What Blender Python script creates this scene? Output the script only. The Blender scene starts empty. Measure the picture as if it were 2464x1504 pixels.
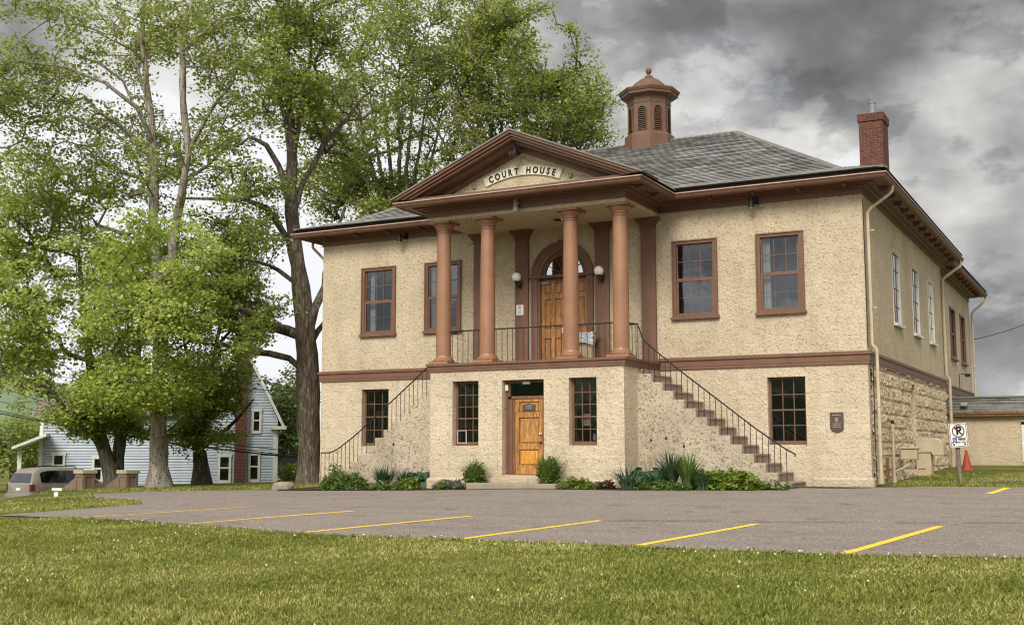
import bpy, bmesh, math, random
import numpy as np
from mathutils import Vector, Matrix, noise
from math import radians, sin, cos, pi, sqrt, tan, exp

SC = bpy.context.scene
COL = SC.collection
random.seed(7); RNG = np.random.default_rng(7)

# ---------------------------------------------------------------- camera
F, YAW, PIT, ROL = 2831.5, -0.4822, 0.1171, -0.0011
CP = Vector((5.8074, -30.5158, 0.9042))
PW, PH = 2464.0, 1504.0
FW = Vector((sin(YAW)*cos(PIT), cos(YAW)*cos(PIT), sin(PIT)))
_rt = Vector((cos(YAW), -sin(YAW), 0)); _up = _rt.cross(FW)
RT = _rt*cos(ROL)+_up*sin(ROL); UP = _up*cos(ROL)-_rt*sin(ROL)
cam = bpy.data.cameras.new('camera'); camo = bpy.data.objects.new('camera', cam); COL.objects.link(camo)
cam.sensor_width = 36.0; cam.sensor_fit = 'HORIZONTAL'; cam.lens = 36.0*F/PW
cam.clip_start = 0.1; cam.clip_end = 6000
M = Matrix(((RT.x, UP.x, -FW.x, CP.x), (RT.y, UP.y, -FW.y, CP.y), (RT.z, UP.z, -FW.z, CP.z), (0, 0, 0, 1)))
camo.matrix_world = M
SC.camera = camo
SC.cycles.filter_width = 1.15

# ---------------------------------------------------------------- light
SUN_TO = Vector((0.16, -0.80, 0.64)).normalized()
sl = bpy.data.lights.new('sun', 'SUN'); slo = bpy.data.objects.new('sun', sl); COL.objects.link(slo)
sl.energy = 1.5; sl.angle = radians(24); sl.color = (1.0, 0.955, 0.88)
slo.rotation_euler = SUN_TO.to_track_quat('Z', 'Y').to_euler(); slo.location = (-10, -30, 40)
SC.view_settings.view_transform = 'Standard'; SC.view_settings.look = 'None'
SC.view_settings.exposure = 1.25; SC.view_settings.gamma = 1.0

def ray(x, y): return FW + RT*((x-PW/2)/F) + UP*((PH/2-y)/F)
def Q(px, py, d): return CP + ray(px, py)*d            # point seen at a pixel, d metres ahead
def onz(px, py, z): r = ray(px, py); return CP + r*((z-CP.z)/r.z)
def ony(px, py, y): r = ray(px, py); return CP + r*((y-CP.y)/r.y)
def onx(px, py, x): r = ray(px, py); return CP + r*((x-CP.x)/r.x)
def sst(a, b, x):
    t = min(1, max(0, (x-a)/(b-a))); return t*t*(3-2*t)
def hz(x, y):
    z = 0.021*min(y, 0) + 0.024*max(0, min(y, 40))*sst(-19, -14, x)
    z -= 0.026*max(0, min(40, -8-x))
    q = (x+23.9)*-0.83+(y+6.6)*-0.556          # the bank falls to the street here
    z -= 0.95*sst(0.3, 5, q)*sst(-18, -9, y)
    return z
def G(px, py):
    r = ray(px, py); t = 3.0; lt = t
    while t < 160:
        p = CP+r*t
        if p.z < hz(p.x, p.y): break
        lt = t; t += 0.4
    a, b = lt, t
    for _ in range(30):
        m = (a+b)/2; p = CP+r*m
        if p.z < hz(p.x, p.y): b = m
        else: a = m
    return CP+r*b

# ---------------------------------------------------------------- sky
SKY_BLOBS = [(1950, 20, 0.19, -0.16), (1700, -60, 0.22, -0.10), (2350, -60, 0.22, -0.12), (2010, 140, 0.08, -0.16), (1400, 60, 0.12, -0.08), (1850, 110, 0.06, -0.08),
             (1720, 260, 0.10, 0.16), (1990, 330, 0.06, 0.14), (2060, 420, 0.06, 0.18), (2380, 190, 0.07, 0.08), (2330, 450, 0.05, 0.20), (2240, 270, 0.07, 0.06), (2180, 330, 0.04, -0.08), (2420, 290, 0.05, -0.14), (2420, 560, 0.06, -0.12),
             (700, 450, 0.50, 0.42), (750, 760, 0.2, 0.25), (200, 700, 0.3, 0.3), (40, 110, 0.07, -0.34), (2430, 740, 0.08, -0.10), (2440, 930, 0.10, 0.04), (1480, 300, 0.08, 0.12)]
def build_world():
    w = bpy.data.worlds.new('World'); SC.world = w; w.use_nodes = True
    nt = w.node_tree; nt.nodes.clear(); N = nt.nodes.new; L = nt.links.new
    out = N('ShaderNodeOutputWorld'); bg = N('ShaderNodeBackground'); L(bg.outputs[0], out.inputs[0])
    sky = N('ShaderNodeTexSky'); sky.sky_type = 'NISHITA'; sky.sun_disc = False
    sky.sun_elevation = math.asin(SUN_TO.z); sky.sun_rotation = math.atan2(SUN_TO.x, SUN_TO.y)
    sky.dust_density = 2.0
    ss = N('ShaderNodeVectorMath'); ss.operation = 'SCALE'; ss.inputs['Scale'].default_value = 0.05
    L(sky.outputs[0], ss.inputs[0])
    tc = N('ShaderNodeTexCoord')
    def val(op, a, b=None):
        m = N('ShaderNodeMath'); m.operation = op
        for i, v in enumerate((a, b)):
            if v is None: continue
            if isinstance(v, (int, float)): m.inputs[i].default_value = v
            else: L(v, m.inputs[i])
        return m.outputs[0]
    D = tc.outputs['Generated']
    mp = N('ShaderNodeMapping'); mp.inputs['Scale'].default_value = (1.0, 1.0, 1.7); L(D, mp.inputs[0])
    def nz(scale, det, rough, dist=0.0, off=None):
        n = N('ShaderNodeTexNoise'); n.inputs['Scale'].default_value = scale; n.inputs['Detail'].default_value = det
        n.inputs['Roughness'].default_value = rough; n.inputs['Distortion'].default_value = dist
        if off:
            m2 = N('ShaderNodeMapping'); m2.inputs['Location'].default_value = off; L(mp.outputs[0], m2.inputs[0]); L(m2.outputs[0], n.inputs[0])
        else: L(mp.outputs[0], n.inputs[0])
        return n.outputs[0]
    n1 = nz(5.5, 9, 0.55, 0.0, (1.3, 0.7, 2.4)); n2 = nz(13, 8, 0.55, 0.1, (2.0, 5.0, 1.0)); n3 = nz(3.0, 5, 0.5, 0.0, (4, 2, 1))
    # broad light and dark cloud masses, each a direction in the sky
    def blob(px, py, r):
        d = ray(px, py).normalized()
        dp = N('ShaderNodeVectorMath'); dp.operation = 'DISTANCE'
        nm = N('ShaderNodeVectorMath'); nm.operation = 'NORMALIZE'; L(D, nm.inputs[0])
        L(nm.outputs[0], dp.inputs[0]); dp.inputs[1].default_value = d
        mr = N('ShaderNodeMapRange'); mr.interpolation_type = 'SMOOTHERSTEP'
        mr.inputs['From Min'].default_value = r; mr.inputs['From Max'].default_value = 0.0
        mr.inputs['To Min'].default_value = 0.0; mr.inputs['To Max'].default_value = 1.0
        L(dp.outputs['Value'], mr.inputs['Value']); return mr.outputs[0]
    v = val('ADD', val('MULTIPLY', val('SUBTRACT', n1, 0.5), 1.15), 0.55)
    v = val('ADD', v, val('MULTIPLY', val('SUBTRACT', n2, 0.5), 0.70))
    crisp = N('ShaderNodeMapRange'); crisp.interpolation_type = 'SMOOTHSTEP'; crisp.inputs['From Min'].default_value = 0.47; crisp.inputs['From Max'].default_value = 0.535
    L(nz(6.5, 10, 0.60, 0.0, (7.0, 3.0, 5.0)), crisp.inputs['Value']); v = val('ADD', v, val('MULTIPLY', val('SUBTRACT', crisp.outputs[0], 0.5), 0.17))
    for (px, py, r, a) in SKY_BLOBS:
        v = val('ADD', v, val('MULTIPLY', blob(px, py, r), a))
    cr = N('ShaderNodeValToRGB'); L(v, cr.inputs[0]); e = cr.color_ramp.elements
    k = 1/2.38
    e[0].position = 0.0; e[0].color = (0.125*k, 0.128*k, 0.133*k, 1)
    e[1].position = 1.0; e[1].color = (0.94*k, 0.95*k, 0.98*k, 1)
    for p, c in ((0.25, (0.205, 0.207, 0.212)), (0.45, (0.335, 0.34, 0.35)), (0.62, (0.50, 0.50, 0.49)), (0.8, (0.72, 0.71, 0.68))):
        x = e.new(p); x.color = (c[0]*k, c[1]*k, c[2]*k, 1)
    # thin blue-grey openings
    mr = N('ShaderNodeMapRange'); mr.inputs['From Min'].default_value = 0.56; mr.inputs['From Max'].default_value = 0.68
    L(n3, mr.inputs['Value']); mr.inputs['To Max'].default_value = 0.16
    mix = N('ShaderNodeMix'); mix.data_type = 'RGBA'; L(mr.outputs[0], mix.inputs['Factor']); L(cr.outputs[0], mix.inputs[6]); L(ss.outputs[0], mix.inputs[7])
    # unseen sky behind the camera, brightened towards the sun as added fill light
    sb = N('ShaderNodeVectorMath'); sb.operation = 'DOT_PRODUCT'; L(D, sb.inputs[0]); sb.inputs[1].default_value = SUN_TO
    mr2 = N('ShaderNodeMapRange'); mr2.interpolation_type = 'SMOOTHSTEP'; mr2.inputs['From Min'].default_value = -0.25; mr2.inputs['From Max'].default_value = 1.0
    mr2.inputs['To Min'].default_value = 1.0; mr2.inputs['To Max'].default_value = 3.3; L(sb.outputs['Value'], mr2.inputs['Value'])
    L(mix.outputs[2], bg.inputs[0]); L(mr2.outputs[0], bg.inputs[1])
build_world()

# ---------------------------------------------------------------- materials
MT = {}
class NB:
    def __init__(s, name, rough=0.8, spec=0.3, metal=0.0):
        m = bpy.data.materials.new(name); m.use_nodes = True; s.m = m; s.nt = m.node_tree; s.N = s.nt.nodes.new; s.L = s.nt.links.new
        s.p = s.nt.nodes['Principled BSDF']; s.p.inputs['Roughness'].default_value = rough
        s.p.inputs['Specular IOR Level'].default_value = spec; s.p.inputs['Metallic'].default_value = metal
        s.tc = s.N('ShaderNodeTexCoord').outputs['Object']
    def map(s, scale, src=None, rot=None):
        m = s.N('ShaderNodeMapping'); m.inputs['Scale'].default_value = scale
        if rot: m.inputs['Rotation'].default_value = rot
        s.L(src or s.tc, m.inputs[0]); return m.outputs[0]
    def noise(s, scale, det=4, rough=0.6, v=None, dist=0.0):
        n = s.N('ShaderNodeTexNoise'); n.inputs['Scale'].default_value = scale; n.inputs['Detail'].default_value = det
        n.inputs['Roughness'].default_value = rough; n.inputs['Distortion'].default_value = dist; s.L(v or s.tc, n.inputs[0]); return n.outputs[0]
    def vor(s, scale, v=None, feat='F1'):
        n = s.N('ShaderNodeTexVoronoi'); n.feature = feat; n.inputs['Scale'].default_value = scale; s.L(v or s.tc, n.inputs[0]); return n.outputs[0]
    def ramp(s, f, stops):
        r = s.N('ShaderNodeValToRGB'); s.L(f, r.inputs[0]); e = r.color_ramp.elements
        while len(e) < len(stops): e.new(0.5)
        for i, (p, c) in enumerate(stops):
            e[i].position = p; e[i].color = (*(c if isinstance(c, tuple) else (c, c, c)), 1)
        return r.outputs[0]
    def mixc(s, f, a, b, mode='MIX'):
        m = s.N('ShaderNodeMix'); m.data_type = 'RGBA'; m.blend_type = mode
        for idx, v in ((0, f), (6, a), (7, b)):
            if isinstance(v, (int, float)): m.inputs[idx].default_value = v
            elif isinstance(v, tuple): m.inputs[idx].default_value = (*v, 1)
            else: s.L(v, m.inputs[idx])
        return m.outputs[2]
    def math(s, op, a, b=0.0, c=None):
        m = s.N('ShaderNodeMath'); m.operation = op
        for i, v in enumerate((a, b, c)):
            if v is None: continue
            if isinstance(v, (int, float)): m.inputs[i].default_value = v
            else: s.L(v, m.inputs[i])
        return m.outputs[0]
    def sep(s, v=None):
        n = s.N('ShaderNodeSeparateXYZ'); s.L(v or s.tc, n.inputs[0]); return n.outputs
    def col(s, c):
        if isinstance(c, tuple): s.p.inputs['Base Color'].default_value = (*c, 1)
        else: s.L(c, s.p.inputs['Base Color'])
    def bump(s, h, dist=0.01, st=1.0):
        b = s.N('ShaderNodeBump'); b.inputs['Distance'].default_value = dist; b.inputs['Strength'].default_value = st
        s.L(h, b.inputs['Height']); s.L(b.outputs[0], s.p.inputs['Normal']); return b
    def done(s, key): MT[key] = s.m; return s.m

def stucco(key, c, pits=0.5, grime=0.25, band=False, seed=0.0):
    b = NB(key, 0.92, 0.15)
    v = b.map((1, 1, 1)); 
    n1 = b.noise(15, 3, 0.65, v, 0.6); n2 = b.noise(38, 3, 0.6, v); nb = b.noise(0.55, 4, 0.6, v); n4 = b.noise(3.2, 4, 0.65, v)
    base = b.mixc(b.ramp(nb, [(0.35, 0), (0.65, 1)]), tuple(x*0.93 for x in c), tuple(min(1, x*1.05) for x in (c[0], c[1], c[2]*1.02)))
    g = b.ramp(b.noise(0.8, 6, 0.72, b.map((1, 1, 0.6))), [(0.46, 0), (0.68, 1)])
    base = b.mixc(b.math('MULTIPLY', g, grime), base, (c[0]*0.62, c[1]*0.60, c[2]*0.58))
    # pits where pebbles have fallen out, and the dirt held between the pebbles
    pit = b.ramp(n1, [(0.34, 1), (0.47, 0)])
    base = b.mixc(b.math('MULTIPLY', pit, pits), base, (c[0]*0.38, c[1]*0.33, c[2]*0.28))
    hole = b.ramp(b.vor(7.5, b.map((1, 1, 1), rot=(0.3, 0.2, 0.5))), [(0.10, 1), (0.17, 0)])
    hm = b.ramp(b.noise(0.7, 4, 0.65, v), [(0.46, 0.12), (0.62, 1)])
    base = b.mixc(b.math('MULTIPLY', b.math('MULTIPLY', hole, hm), pits), base, (0.07, 0.055, 0.04))
    base = b.mixc(b.math('MULTIPLY', b.ramp(n4, [(0.3, 1), (0.55, 0)]), 0.18), base, (c[0]*0.6, c[1]*0.56, c[2]*0.5))
    st_ = b.ramp(b.noise(1.0, 5, 0.6, b.map((2.6, 2.6, 0.22))), [(0.50, 0), (0.72, 1)])
    base = b.mixc(b.math('MULTIPLY', st_, 0.26), base, (c[0]*0.58, c[1]*0.55, c[2]*0.52))
    # splash dirt near the ground
    z = b.sep()[2]
    lo = b.math('MULTIPLY', b.ramp(b.math('ADD', b.math('MULTIPLY', z, 0.8), b.math('MULTIPLY', n4, 0.5)), [(0.2, 1), (0.62, 0)]), 0.4)
    base = b.mixc(lo, base, (c[0]*0.6, c[1]*0.6, c[2]*0.58))
    b.col(base)
    h = b.math('ADD', b.math('MULTIPLY', n1, 1.0), b.math('MULTIPLY', n2, 0.45))
    h = b.math('ADD', h, b.math('MULTIPLY', n4, 1.0))
    if band:
        bz = b.math('FRACT', b.math('MULTIPLY', z, 2.55)); line = b.ramp(b.math('ADD', bz, b.math('MULTIPLY', b.math('SUBTRACT', n4, 0.5), 0.5)), [(0.0, 0), (0.16, 1), (0.86, 1), (1.0, 0)])
        h = b.math('ADD', h, b.math('MULTIPLY', line, 0.10))
    b.bump(h, 0.045, 1.0); return b.done(key)
stucco('stucco', (0.565, 0.468, 0.325), 0.6, 0.5)
stucco('stucco_low', (0.60, 0.50, 0.355), 0.5, 0.45, band=True)
stucco('stucco_stain', (0.50, 0.425, 0.31), 0.95, 0.8)
stucco('stucco_smooth', (0.56, 0.46, 0.31), 0.35, 0.3)
stucco('stone_block', (0.58, 0.47, 0.32), 0.9, 0.4)

def paint(key, c, rough=0.45, spec=0.4, wear=0.25, sc=3.0, grain=0.003):
    b = NB(key, rough, spec)
    n = b.noise(sc, 6, 0.65); f = b.noise(sc*9, 4, 0.6)
    base = b.mixc(b.ramp(n, [(0.3, 0), (0.7, 1)]), tuple(x*0.82 for x in c), tuple(min(1, x*1.12) for x in c))
    base = b.mixc(b.math('MULTIPLY', b.ramp(f, [(0.58, 0), (0.72, 1)]), wear), base, tuple(x*0.55 for x in c))
    base = b.mixc(b.math('MULTIPLY', b.ramp(b.noise(1.0, 5, 0.7, b.map((6, 6, 0.7))), [(0.45, 0), (0.72, 1)]), 0.32), base, tuple(x*0.6 for x in c))
    b.col(base); b.bump(f, grain, 0.6)
    rr = b.math('ADD', b.math('MULTIPLY', n, 0.3), rough-0.15); b.L(rr, b.p.inputs['Roughness'])
    return b.done(key)
paint('brown', (0.155, 0.076, 0.046), 0.48, 0.4, 0.35)
paint('brown_col', (0.275, 0.135, 0.072), 0.42, 0.45, 0.12, 1.6)
paint('brown_pil', (0.165, 0.088, 0.058), 0.6, 0.3, 0.2)
paint('brown_cup', (0.13, 0.066, 0.037), 0.5, 0.4, 0.2)
paint('gutterlip', (0.42, 0.30, 0.24), 0.35, 0.5, 0.2)
paint('beigemetal', (0.46, 0.37, 0.245), 0.42, 0.45, 0.3, 2.5)
paint('iron', (0.012, 0.012, 0.012), 0.5, 0.4, 0.2)
paint('darkgap', (0.010, 0.009, 0.008), 0.9, 0.1, 0.0)
paint('white', (0.72, 0.71, 0.66), 0.5, 0.4, 0.2)
paint('whitetrim', (0.62, 0.62, 0.55), 0.55, 0.35, 0.3)
paint('grey', (0.30, 0.30, 0.29), 0.5, 0.4, 0.3)
paint('bronze', (0.075, 0.05, 0.035), 0.45, 0.5, 0.4, 12)
paint('black', (0.01, 0.01, 0.01), 0.5, 0.3, 0.0)
paint('red', (0.42, 0.03, 0.03), 0.5, 0.4, 0.1)
paint('blue', (0.03, 0.08, 0.32), 0.5, 0.4, 0.1)
paint('orange', (0.33, 0.050, 0.026), 0.6, 0.3, 0.5, 6)
paint('vanpaint', (0.23, 0.20, 0.16), 0.30, 0.6, 0.05, 1)
paint('rubber', (0.015, 0.015, 0.015), 0.8, 0.2, 0.2)
paint('tread', (0.30, 0.225, 0.175), 0.85, 0.2, 0.6, 5, 0.01)
paint('concrete', (0.28, 0.235, 0.18), 0.9, 0.2, 0.5, 4, 0.015)
paint('pillar', (0.20, 0.145, 0.105), 0.85, 0.2, 0.5, 4, 0.02)
paint('pillarcap', (0.46, 0.385, 0.28), 0.85, 0.2, 0.5, 5, 0.02)
paint('curtain', (0.62, 0.59, 0.50), 0.9, 0.1, 0.1)
paint('plastic', (0.62, 0.66, 0.70), 0.25, 0.6, 0.1)
paint('soil', (0.05, 0.036, 0.025), 0.95, 0.1, 0.6, 9, 0.03)
paint('steel', (0.20, 0.205, 0.205), 0.3, 0.6, 0.4)
paint('flower_purple', (0.25, 0.09, 0.32), 0.8, 0.2, 0.1)
paint('flower_white', (0.75, 0.74, 0.68), 0.8, 0.2, 0.0)
paint('flower_yellow', (0.70, 0.50, 0.05), 0.8, 0.2, 0.0)
paint('flower_red', (0.12, 0.02, 0.03), 0.8, 0.2, 0.0)
paint('chrome', (0.5, 0.5, 0.5), 0.2, 0.8, 0.0)
paint('cream', (0.74, 0.68, 0.52), 0.5, 0.4, 0.2)
MT['globe'] = (lambda b: (b.col((0.80, 0.76, 0.68)), b.done('globe'))[1])(NB('globe', 0.18, 0.6))
MT['interior'] = (lambda b: (b.col((0.03, 0.027, 0.024)), b.done('interior'))[1])(NB('interior', 0.9, 0.1))

def glass(key, tint=(0.7, 0.75, 0.78), refl=0.20, fk=1.2):
    m = bpy.data.materials.new(key); m.use_nodes = True; nt = m.node_tree; nt.nodes.clear(); N = nt.nodes.new; L = nt.links.new
    o = N('ShaderNodeOutputMaterial'); mx = N('ShaderNodeMixShader'); t = N('ShaderNodeBsdfTransparent'); g = N('ShaderNodeBsdfGlossy')
    t.inputs[0].default_value = (*tint, 1); g.inputs['Roughness'].default_value = 0.03; g.inputs[0].default_value = (0.9, 0.93, 1.0, 1)
    lw = N('ShaderNodeLayerWeight'); lw.inputs[0].default_value = 0.35
    ad = N('ShaderNodeMath'); ad.operation = 'MULTIPLY_ADD'; L(lw.outputs['Fresnel'], ad.inputs[0]); ad.inputs[1].default_value = fk; ad.inputs[2].default_value = refl; ad.use_clamp = True
    tc = N('ShaderNodeTexCoord'); nz = N('ShaderNodeTexNoise'); nz.inputs['Scale'].default_value = 1.7; L(tc.outputs['Object'], nz.inputs[0])
    b = N('ShaderNodeBump'); b.inputs['Distance'].default_value = 0.01; b.inputs['Strength'].default_value = 0.35; L(nz.outputs[0], b.inputs['Height']); L(b.outputs[0], g.inputs['Normal'])
    L(ad.outputs[0], mx.inputs[0]); L(t.outputs[0], mx.inputs[1]); L(g.outputs[0], mx.inputs[2]); L(mx.outputs[0], o.inputs[0])
    MT[key] = m
glass('glass', refl=0.045, fk=0.8); glass('glass_sky', refl=0.30); glass('glass_dark', (0.45, 0.46, 0.46), 0.10, 0.6); glass('glass_car', (0.10, 0.11, 0.11), 0.08, 0.8)

def wood(key, c1, c2):
    b = NB(key, 0.4, 0.4)
    v = b.map((9, 9, 0.9)); n = b.noise(4.0, 4, 0.55, v, 0.8); n2 = b.noise(1.3, 3, 0.5, b.map((3, 3, 1.0)), 0.6)
    base = b.ramp(n, [(0.30, tuple(x*0.55 for x in c1)), (0.46, c1), (0.66, c2)])
    base = b.mixc(b.math('MULTIPLY', b.ramp(n2, [(0.45, 0), (0.7, 1)]), 0.55), base, tuple(x*0.5 for x in c1))
    b.col(base); b.bump(n, 0.004, 0.5); return b.done(key)
wood('wood', (0.31, 0.135, 0.035), (0.54, 0.29, 0.09))
wood('wood_brown', (0.27, 0.115, 0.035), (0.46, 0.23, 0.075))
wood('wood_gold', (0.50, 0.22, 0.030), (0.66, 0.33, 0.06))
wood('wood_dark', (0.16, 0.075, 0.03), (0.28, 0.13, 0.05))
wood('postwood', (0.17, 0.14, 0.11), (0.26, 0.22, 0.18))

def shingle(key, light, dark, wid=0.16):
    b = NB(key, 0.9, 0.15)
    uv = b.N('ShaderNodeTexCoord').outputs['UV']
    ve = b.vor(1.0, b.map((1/wid, 1/0.15, 1), uv)); n = b.noise(14, 4, 0.7, b.map((1, 0.4, 1), uv)); nn = b.noise(0.5, 4, 0.6)
    wn = b.N('ShaderNodeTexWhiteNoise'); wn.noise_dimensions = '2D'
    fl = b.N('ShaderNodeVectorMath'); fl.operation = 'FLOOR'; b.L(b.map((1/wid, 1/0.15, 1), uv), fl.inputs[0]); b.L(fl.outputs[0], wn.inputs[0])
    base = b.mixc(wn.outputs[0], dark, light)
    base = b.mixc(b.math('MULTIPLY', b.ramp(nn, [(0.4, 0), (0.7, 1)]), 0.3), base, tuple(x*0.5 for x in dark))
    base = b.mixc(b.math('MULTIPLY', b.ramp(n, [(0.3, 1), (0.5, 0)]), 0.6), base, tuple(x*0.35 for x in dark))
    b.col(base); b.bump(n, 0.01, 0.7); return b.done(key)
shingle('shingle', (0.37, 0.355, 0.335), (0.155, 0.148, 0.14), 0.45)
shingle('slate', (0.20, 0.19, 0.165), (0.11, 0.105, 0.09), 0.5)
shingle('houseroof', (0.24, 0.19, 0.15), (0.15, 0.12, 0.10), 0.3)

def brick(key, c1, c2, mortar, sc=1.0, w=0.22, h=0.075, uvw=False):
    b = NB(key, 0.85, 0.2)
    x, y, z = b.sep()[:3]
    cx = b.N('ShaderNodeCombineXYZ'); b.L(b.math('ADD', x, y), cx.inputs[0]); b.L(z, cx.inputs[1])
    t = b.N('ShaderNodeTexBrick'); b.L(cx.outputs[0], t.inputs['Vector']); t.inputs['Scale'].default_value = 1.0
    t.inputs['Brick Width'].default_value = w; t.inputs['Row Height'].default_value = h; t.inputs['Mortar Size'].default_value = h*0.11
    t.inputs['Color1'].default_value = (*c1, 1); t.inputs['Color2'].default_value = (*c2, 1); t.inputs['Mortar'].default_value = (*mortar, 1)
    n = b.noise(6, 5, 0.7); base = b.mixc(b.math('MULTIPLY', b.ramp(n, [(0.4, 0), (0.7, 1)]), 0.5), t.outputs[0], tuple(v*0.4 for v in c1))
    b.col(base); b.bump(b.math('SUBTRACT', 1.0, t.outputs[1]), 0.012, 0.8); return b.done(key)
brick('brick', (0.145, 0.048, 0.034), (0.085, 0.030, 0.024), (0.17, 0.11, 0.085))

def siding(key, c):
    b = NB(key, 0.6, 0.3); z = b.sep()[2]; f = b.math('FRACT', b.math('MULTIPLY', z, 1/0.15))
    n = b.noise(2, 5, 0.6); base = b.mixc(b.ramp(n, [(0.35, 0), (0.7, 1)]), tuple(x*0.85 for x in c), c)
    b.col(base); b.bump(b.math('SUBTRACT', 1.0, f), 0.05, 1.0); return b.done(key)
siding('siding', (0.42, 0.47, 0.51))
siding('siding_grey', (0.25, 0.27, 0.27))

def asphalt():
    b = NB('asphalt', 0.88, 0.25); n = b.noise(30, 6, 0.85); n2 = b.noise(0.5, 5, 0.6, b.map((0.5, 2, 1))); n3 = b.noise(9, 4, 0.7)
    vo = b.vor(38)
    base = b.ramp(n, [(0.32, (0.05, 0.041, 0.034)), (0.50, (0.225, 0.186, 0.154)), (0.66, (0.55, 0.47, 0.40))])
    base = b.mixc(b.math('MULTIPLY', b.ramp(n2, [(0.42, 0), (0.7, 1)]), 0.38), base, (0.15, 0.13, 0.12))
    base = b.mixc(b.math('MULTIPLY', b.ramp(n3, [(0.3, 1), (0.45, 0)]), 0.35), base, (0.15, 0.13, 0.118))
    oil = b.ramp(b.noise(1.7, 3, 0.6), [(0.62, 0), (0.70, 1)]); base = b.mixc(b.math('MULTIPLY', oil, 0.45), base, (0.07, 0.06, 0.055))
    # long hairline cracks
    w = b.noise(1.2, 5, 0.7, b.map((0.35, 1.0, 1))); cr = b.ramp(b.math('ABSOLUTE', b.math('SUBTRACT', w, 0.5)), [(0.0, 1), (0.006, 0)])
    cm = b.ramp(b.noise(0.25, 2, 0.5), [(0.44, 0), (0.50, 1)])
    base = b.mixc(b.math('MULTIPLY', b.math('MULTIPLY', cr, cm), 0.8), base, (0.03, 0.027, 0.025))
    b.col(base); b.bump(b.math('ADD', n, vo), 0.012, 0.9); b.done('asphalt')
    b = NB('asphalt_new', 0.85, 0.3); n = b.noise(60, 3, 0.7); b.col(b.ramp(n, [(0.3, (0.02, 0.02, 0.022)), (0.7, (0.05, 0.05, 0.052))])); b.bump(n, 0.008, 0.8); b.done('asphalt_new')
    b = NB('line_paint', 0.7, 0.3); n = b.noise(7, 6, 0.8); b.col(b.ramp(n, [(0.32, (0.20, 0.15, 0.08)), (0.42, (0.85, 0.50, 0.03)), (0.8, (0.92, 0.60, 0.06))])); b.bump(n, 0.006, 0.6); b.done('line_yellow')
    b = NB('line_paint_white', 0.7, 0.3); n = b.noise(26, 5, 0.75); b.col(b.ramp(n, [(0.36, (0.2, 0.17, 0.15)), (0.5, (0.7, 0.68, 0.62))])); b.done('line_white')
asphalt()
def lawnmat():
    b = NB('lawn_ground', 0.95, 0.1); n = b.noise(0.45, 5, 0.62); n2 = b.noise(28, 5, 0.75, b.map((1, 1, 1))); n3 = b.noise(2.2, 5, 0.65)
    base = b.ramp(n, [(0.33, (0.085, 0.11, 0.018)), (0.5, (0.17, 0.18, 0.04)), (0.68, (0.30, 0.25, 0.085))])
    base = b.mixc(b.ramp(n2, [(0.3, 0.85), (0.6, 0)]), base, (0.02, 0.03, 0.006))
    base = b.mixc(b.math('MULTIPLY', b.ramp(n3, [(0.5, 0), (0.72, 1)]), 0.45), base, (0.17, 0.15, 0.05))
    b.col(base); b.bump(n2, 0.05, 1.0); b.done('lawn_ground')
lawnmat()
def leafmat(key, dark, mid, light, transl=0.35, grass=False):
    m = bpy.data.materials.new(key); m.use_nodes = True; nt = m.node_tree; nt.nodes.clear(); N = nt.nodes.new; L = nt.links.new
    o = N('ShaderNodeOutputMaterial'); g = N('ShaderNodeNewGeometry'); r = N('ShaderNodeValToRGB'); e = r.color_ramp.elements
    e[0].position = 0.0; e[0].color = (*dark, 1); e[1].position = 1.0; e[1].color = (*light, 1); x = e.new(0.5); x.color = (*mid, 1)
    tc = N('ShaderNodeTexCoord'); n = N('ShaderNodeTexNoise'); n.inputs['Scale'].default_value = 0.42 if not grass else 0.5; n.inputs['Detail'].default_value = 4; n.inputs['Roughness'].default_value = 0.62; L(tc.outputs['Object'], n.inputs[0])
    mr = N('ShaderNodeMapRange'); mr.inputs['From Min'].default_value = 0.36 if grass else 0.3; mr.inputs['From Max'].default_value = 0.64 if grass else 0.7; L(n.outputs[0], mr.inputs[0])
    if grass:
        g2 = N('ShaderNodeTexNoise'); g2.inputs['Scale'].default_value = 3.5; g2.inputs['Detail'].default_value = 5; g2.inputs['Roughness'].default_value = 0.7; L(tc.outputs['Object'], g2.inputs[0])
        ms = N('ShaderNodeMath'); ms.operation = 'MULTIPLY_ADD'; L(g2.outputs[0], ms.inputs[0]); ms.inputs[1].default_value = 1.6; ms.inputs[2].default_value = -0.3; mm = N('ShaderNodeMath'); mm.operation = 'MULTIPLY'; L(mr.outputs[0], mm.inputs[0]); L(ms.outputs[0], mm.inputs[1]); mr = mm
    a = N('ShaderNodeMath'); a.operation = 'MULTIPLY_ADD'; L(g.outputs['Random Per Island'], a.inputs[0]); a.inputs[1].default_value = 0.85 if grass else 0.55; L(mr.outputs[0], a.inputs[2])
    a2 = N('ShaderNodeMath'); a2.operation = 'MULTIPLY'; L(a.outputs[0], a2.inputs[0]); a2.inputs[1].default_value = 0.64; L(a2.outputs[0], r.inputs[0])
    p = N('ShaderNodeBsdfPrincipled'); p.inputs['Roughness'].default_value = 0.6; p.inputs['Specular IOR Level'].default_value = 0.22
    L(r.outputs[0], p.inputs['Base Color']); t = N('ShaderNodeBsdfTranslucent'); L(r.outputs[0], t.inputs[0])
    mx = N('ShaderNodeMixShader'); mx.inputs[0].default_value = transl; L(p.outputs[0], mx.inputs[1]); L(t.outputs[0], mx.inputs[2]); L(mx.outputs[0], o.inputs[0])
    MT[key] = m
leafmat('leaf', (0.115, 0.150, 0.028), (0.27, 0.335, 0.065), (0.52, 0.57, 0.18), 0.5)
leafmat('leaf_shrub', (0.05, 0.085, 0.018), (0.125, 0.190, 0.038), (0.26, 0.34, 0.09), 0.35)
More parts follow.
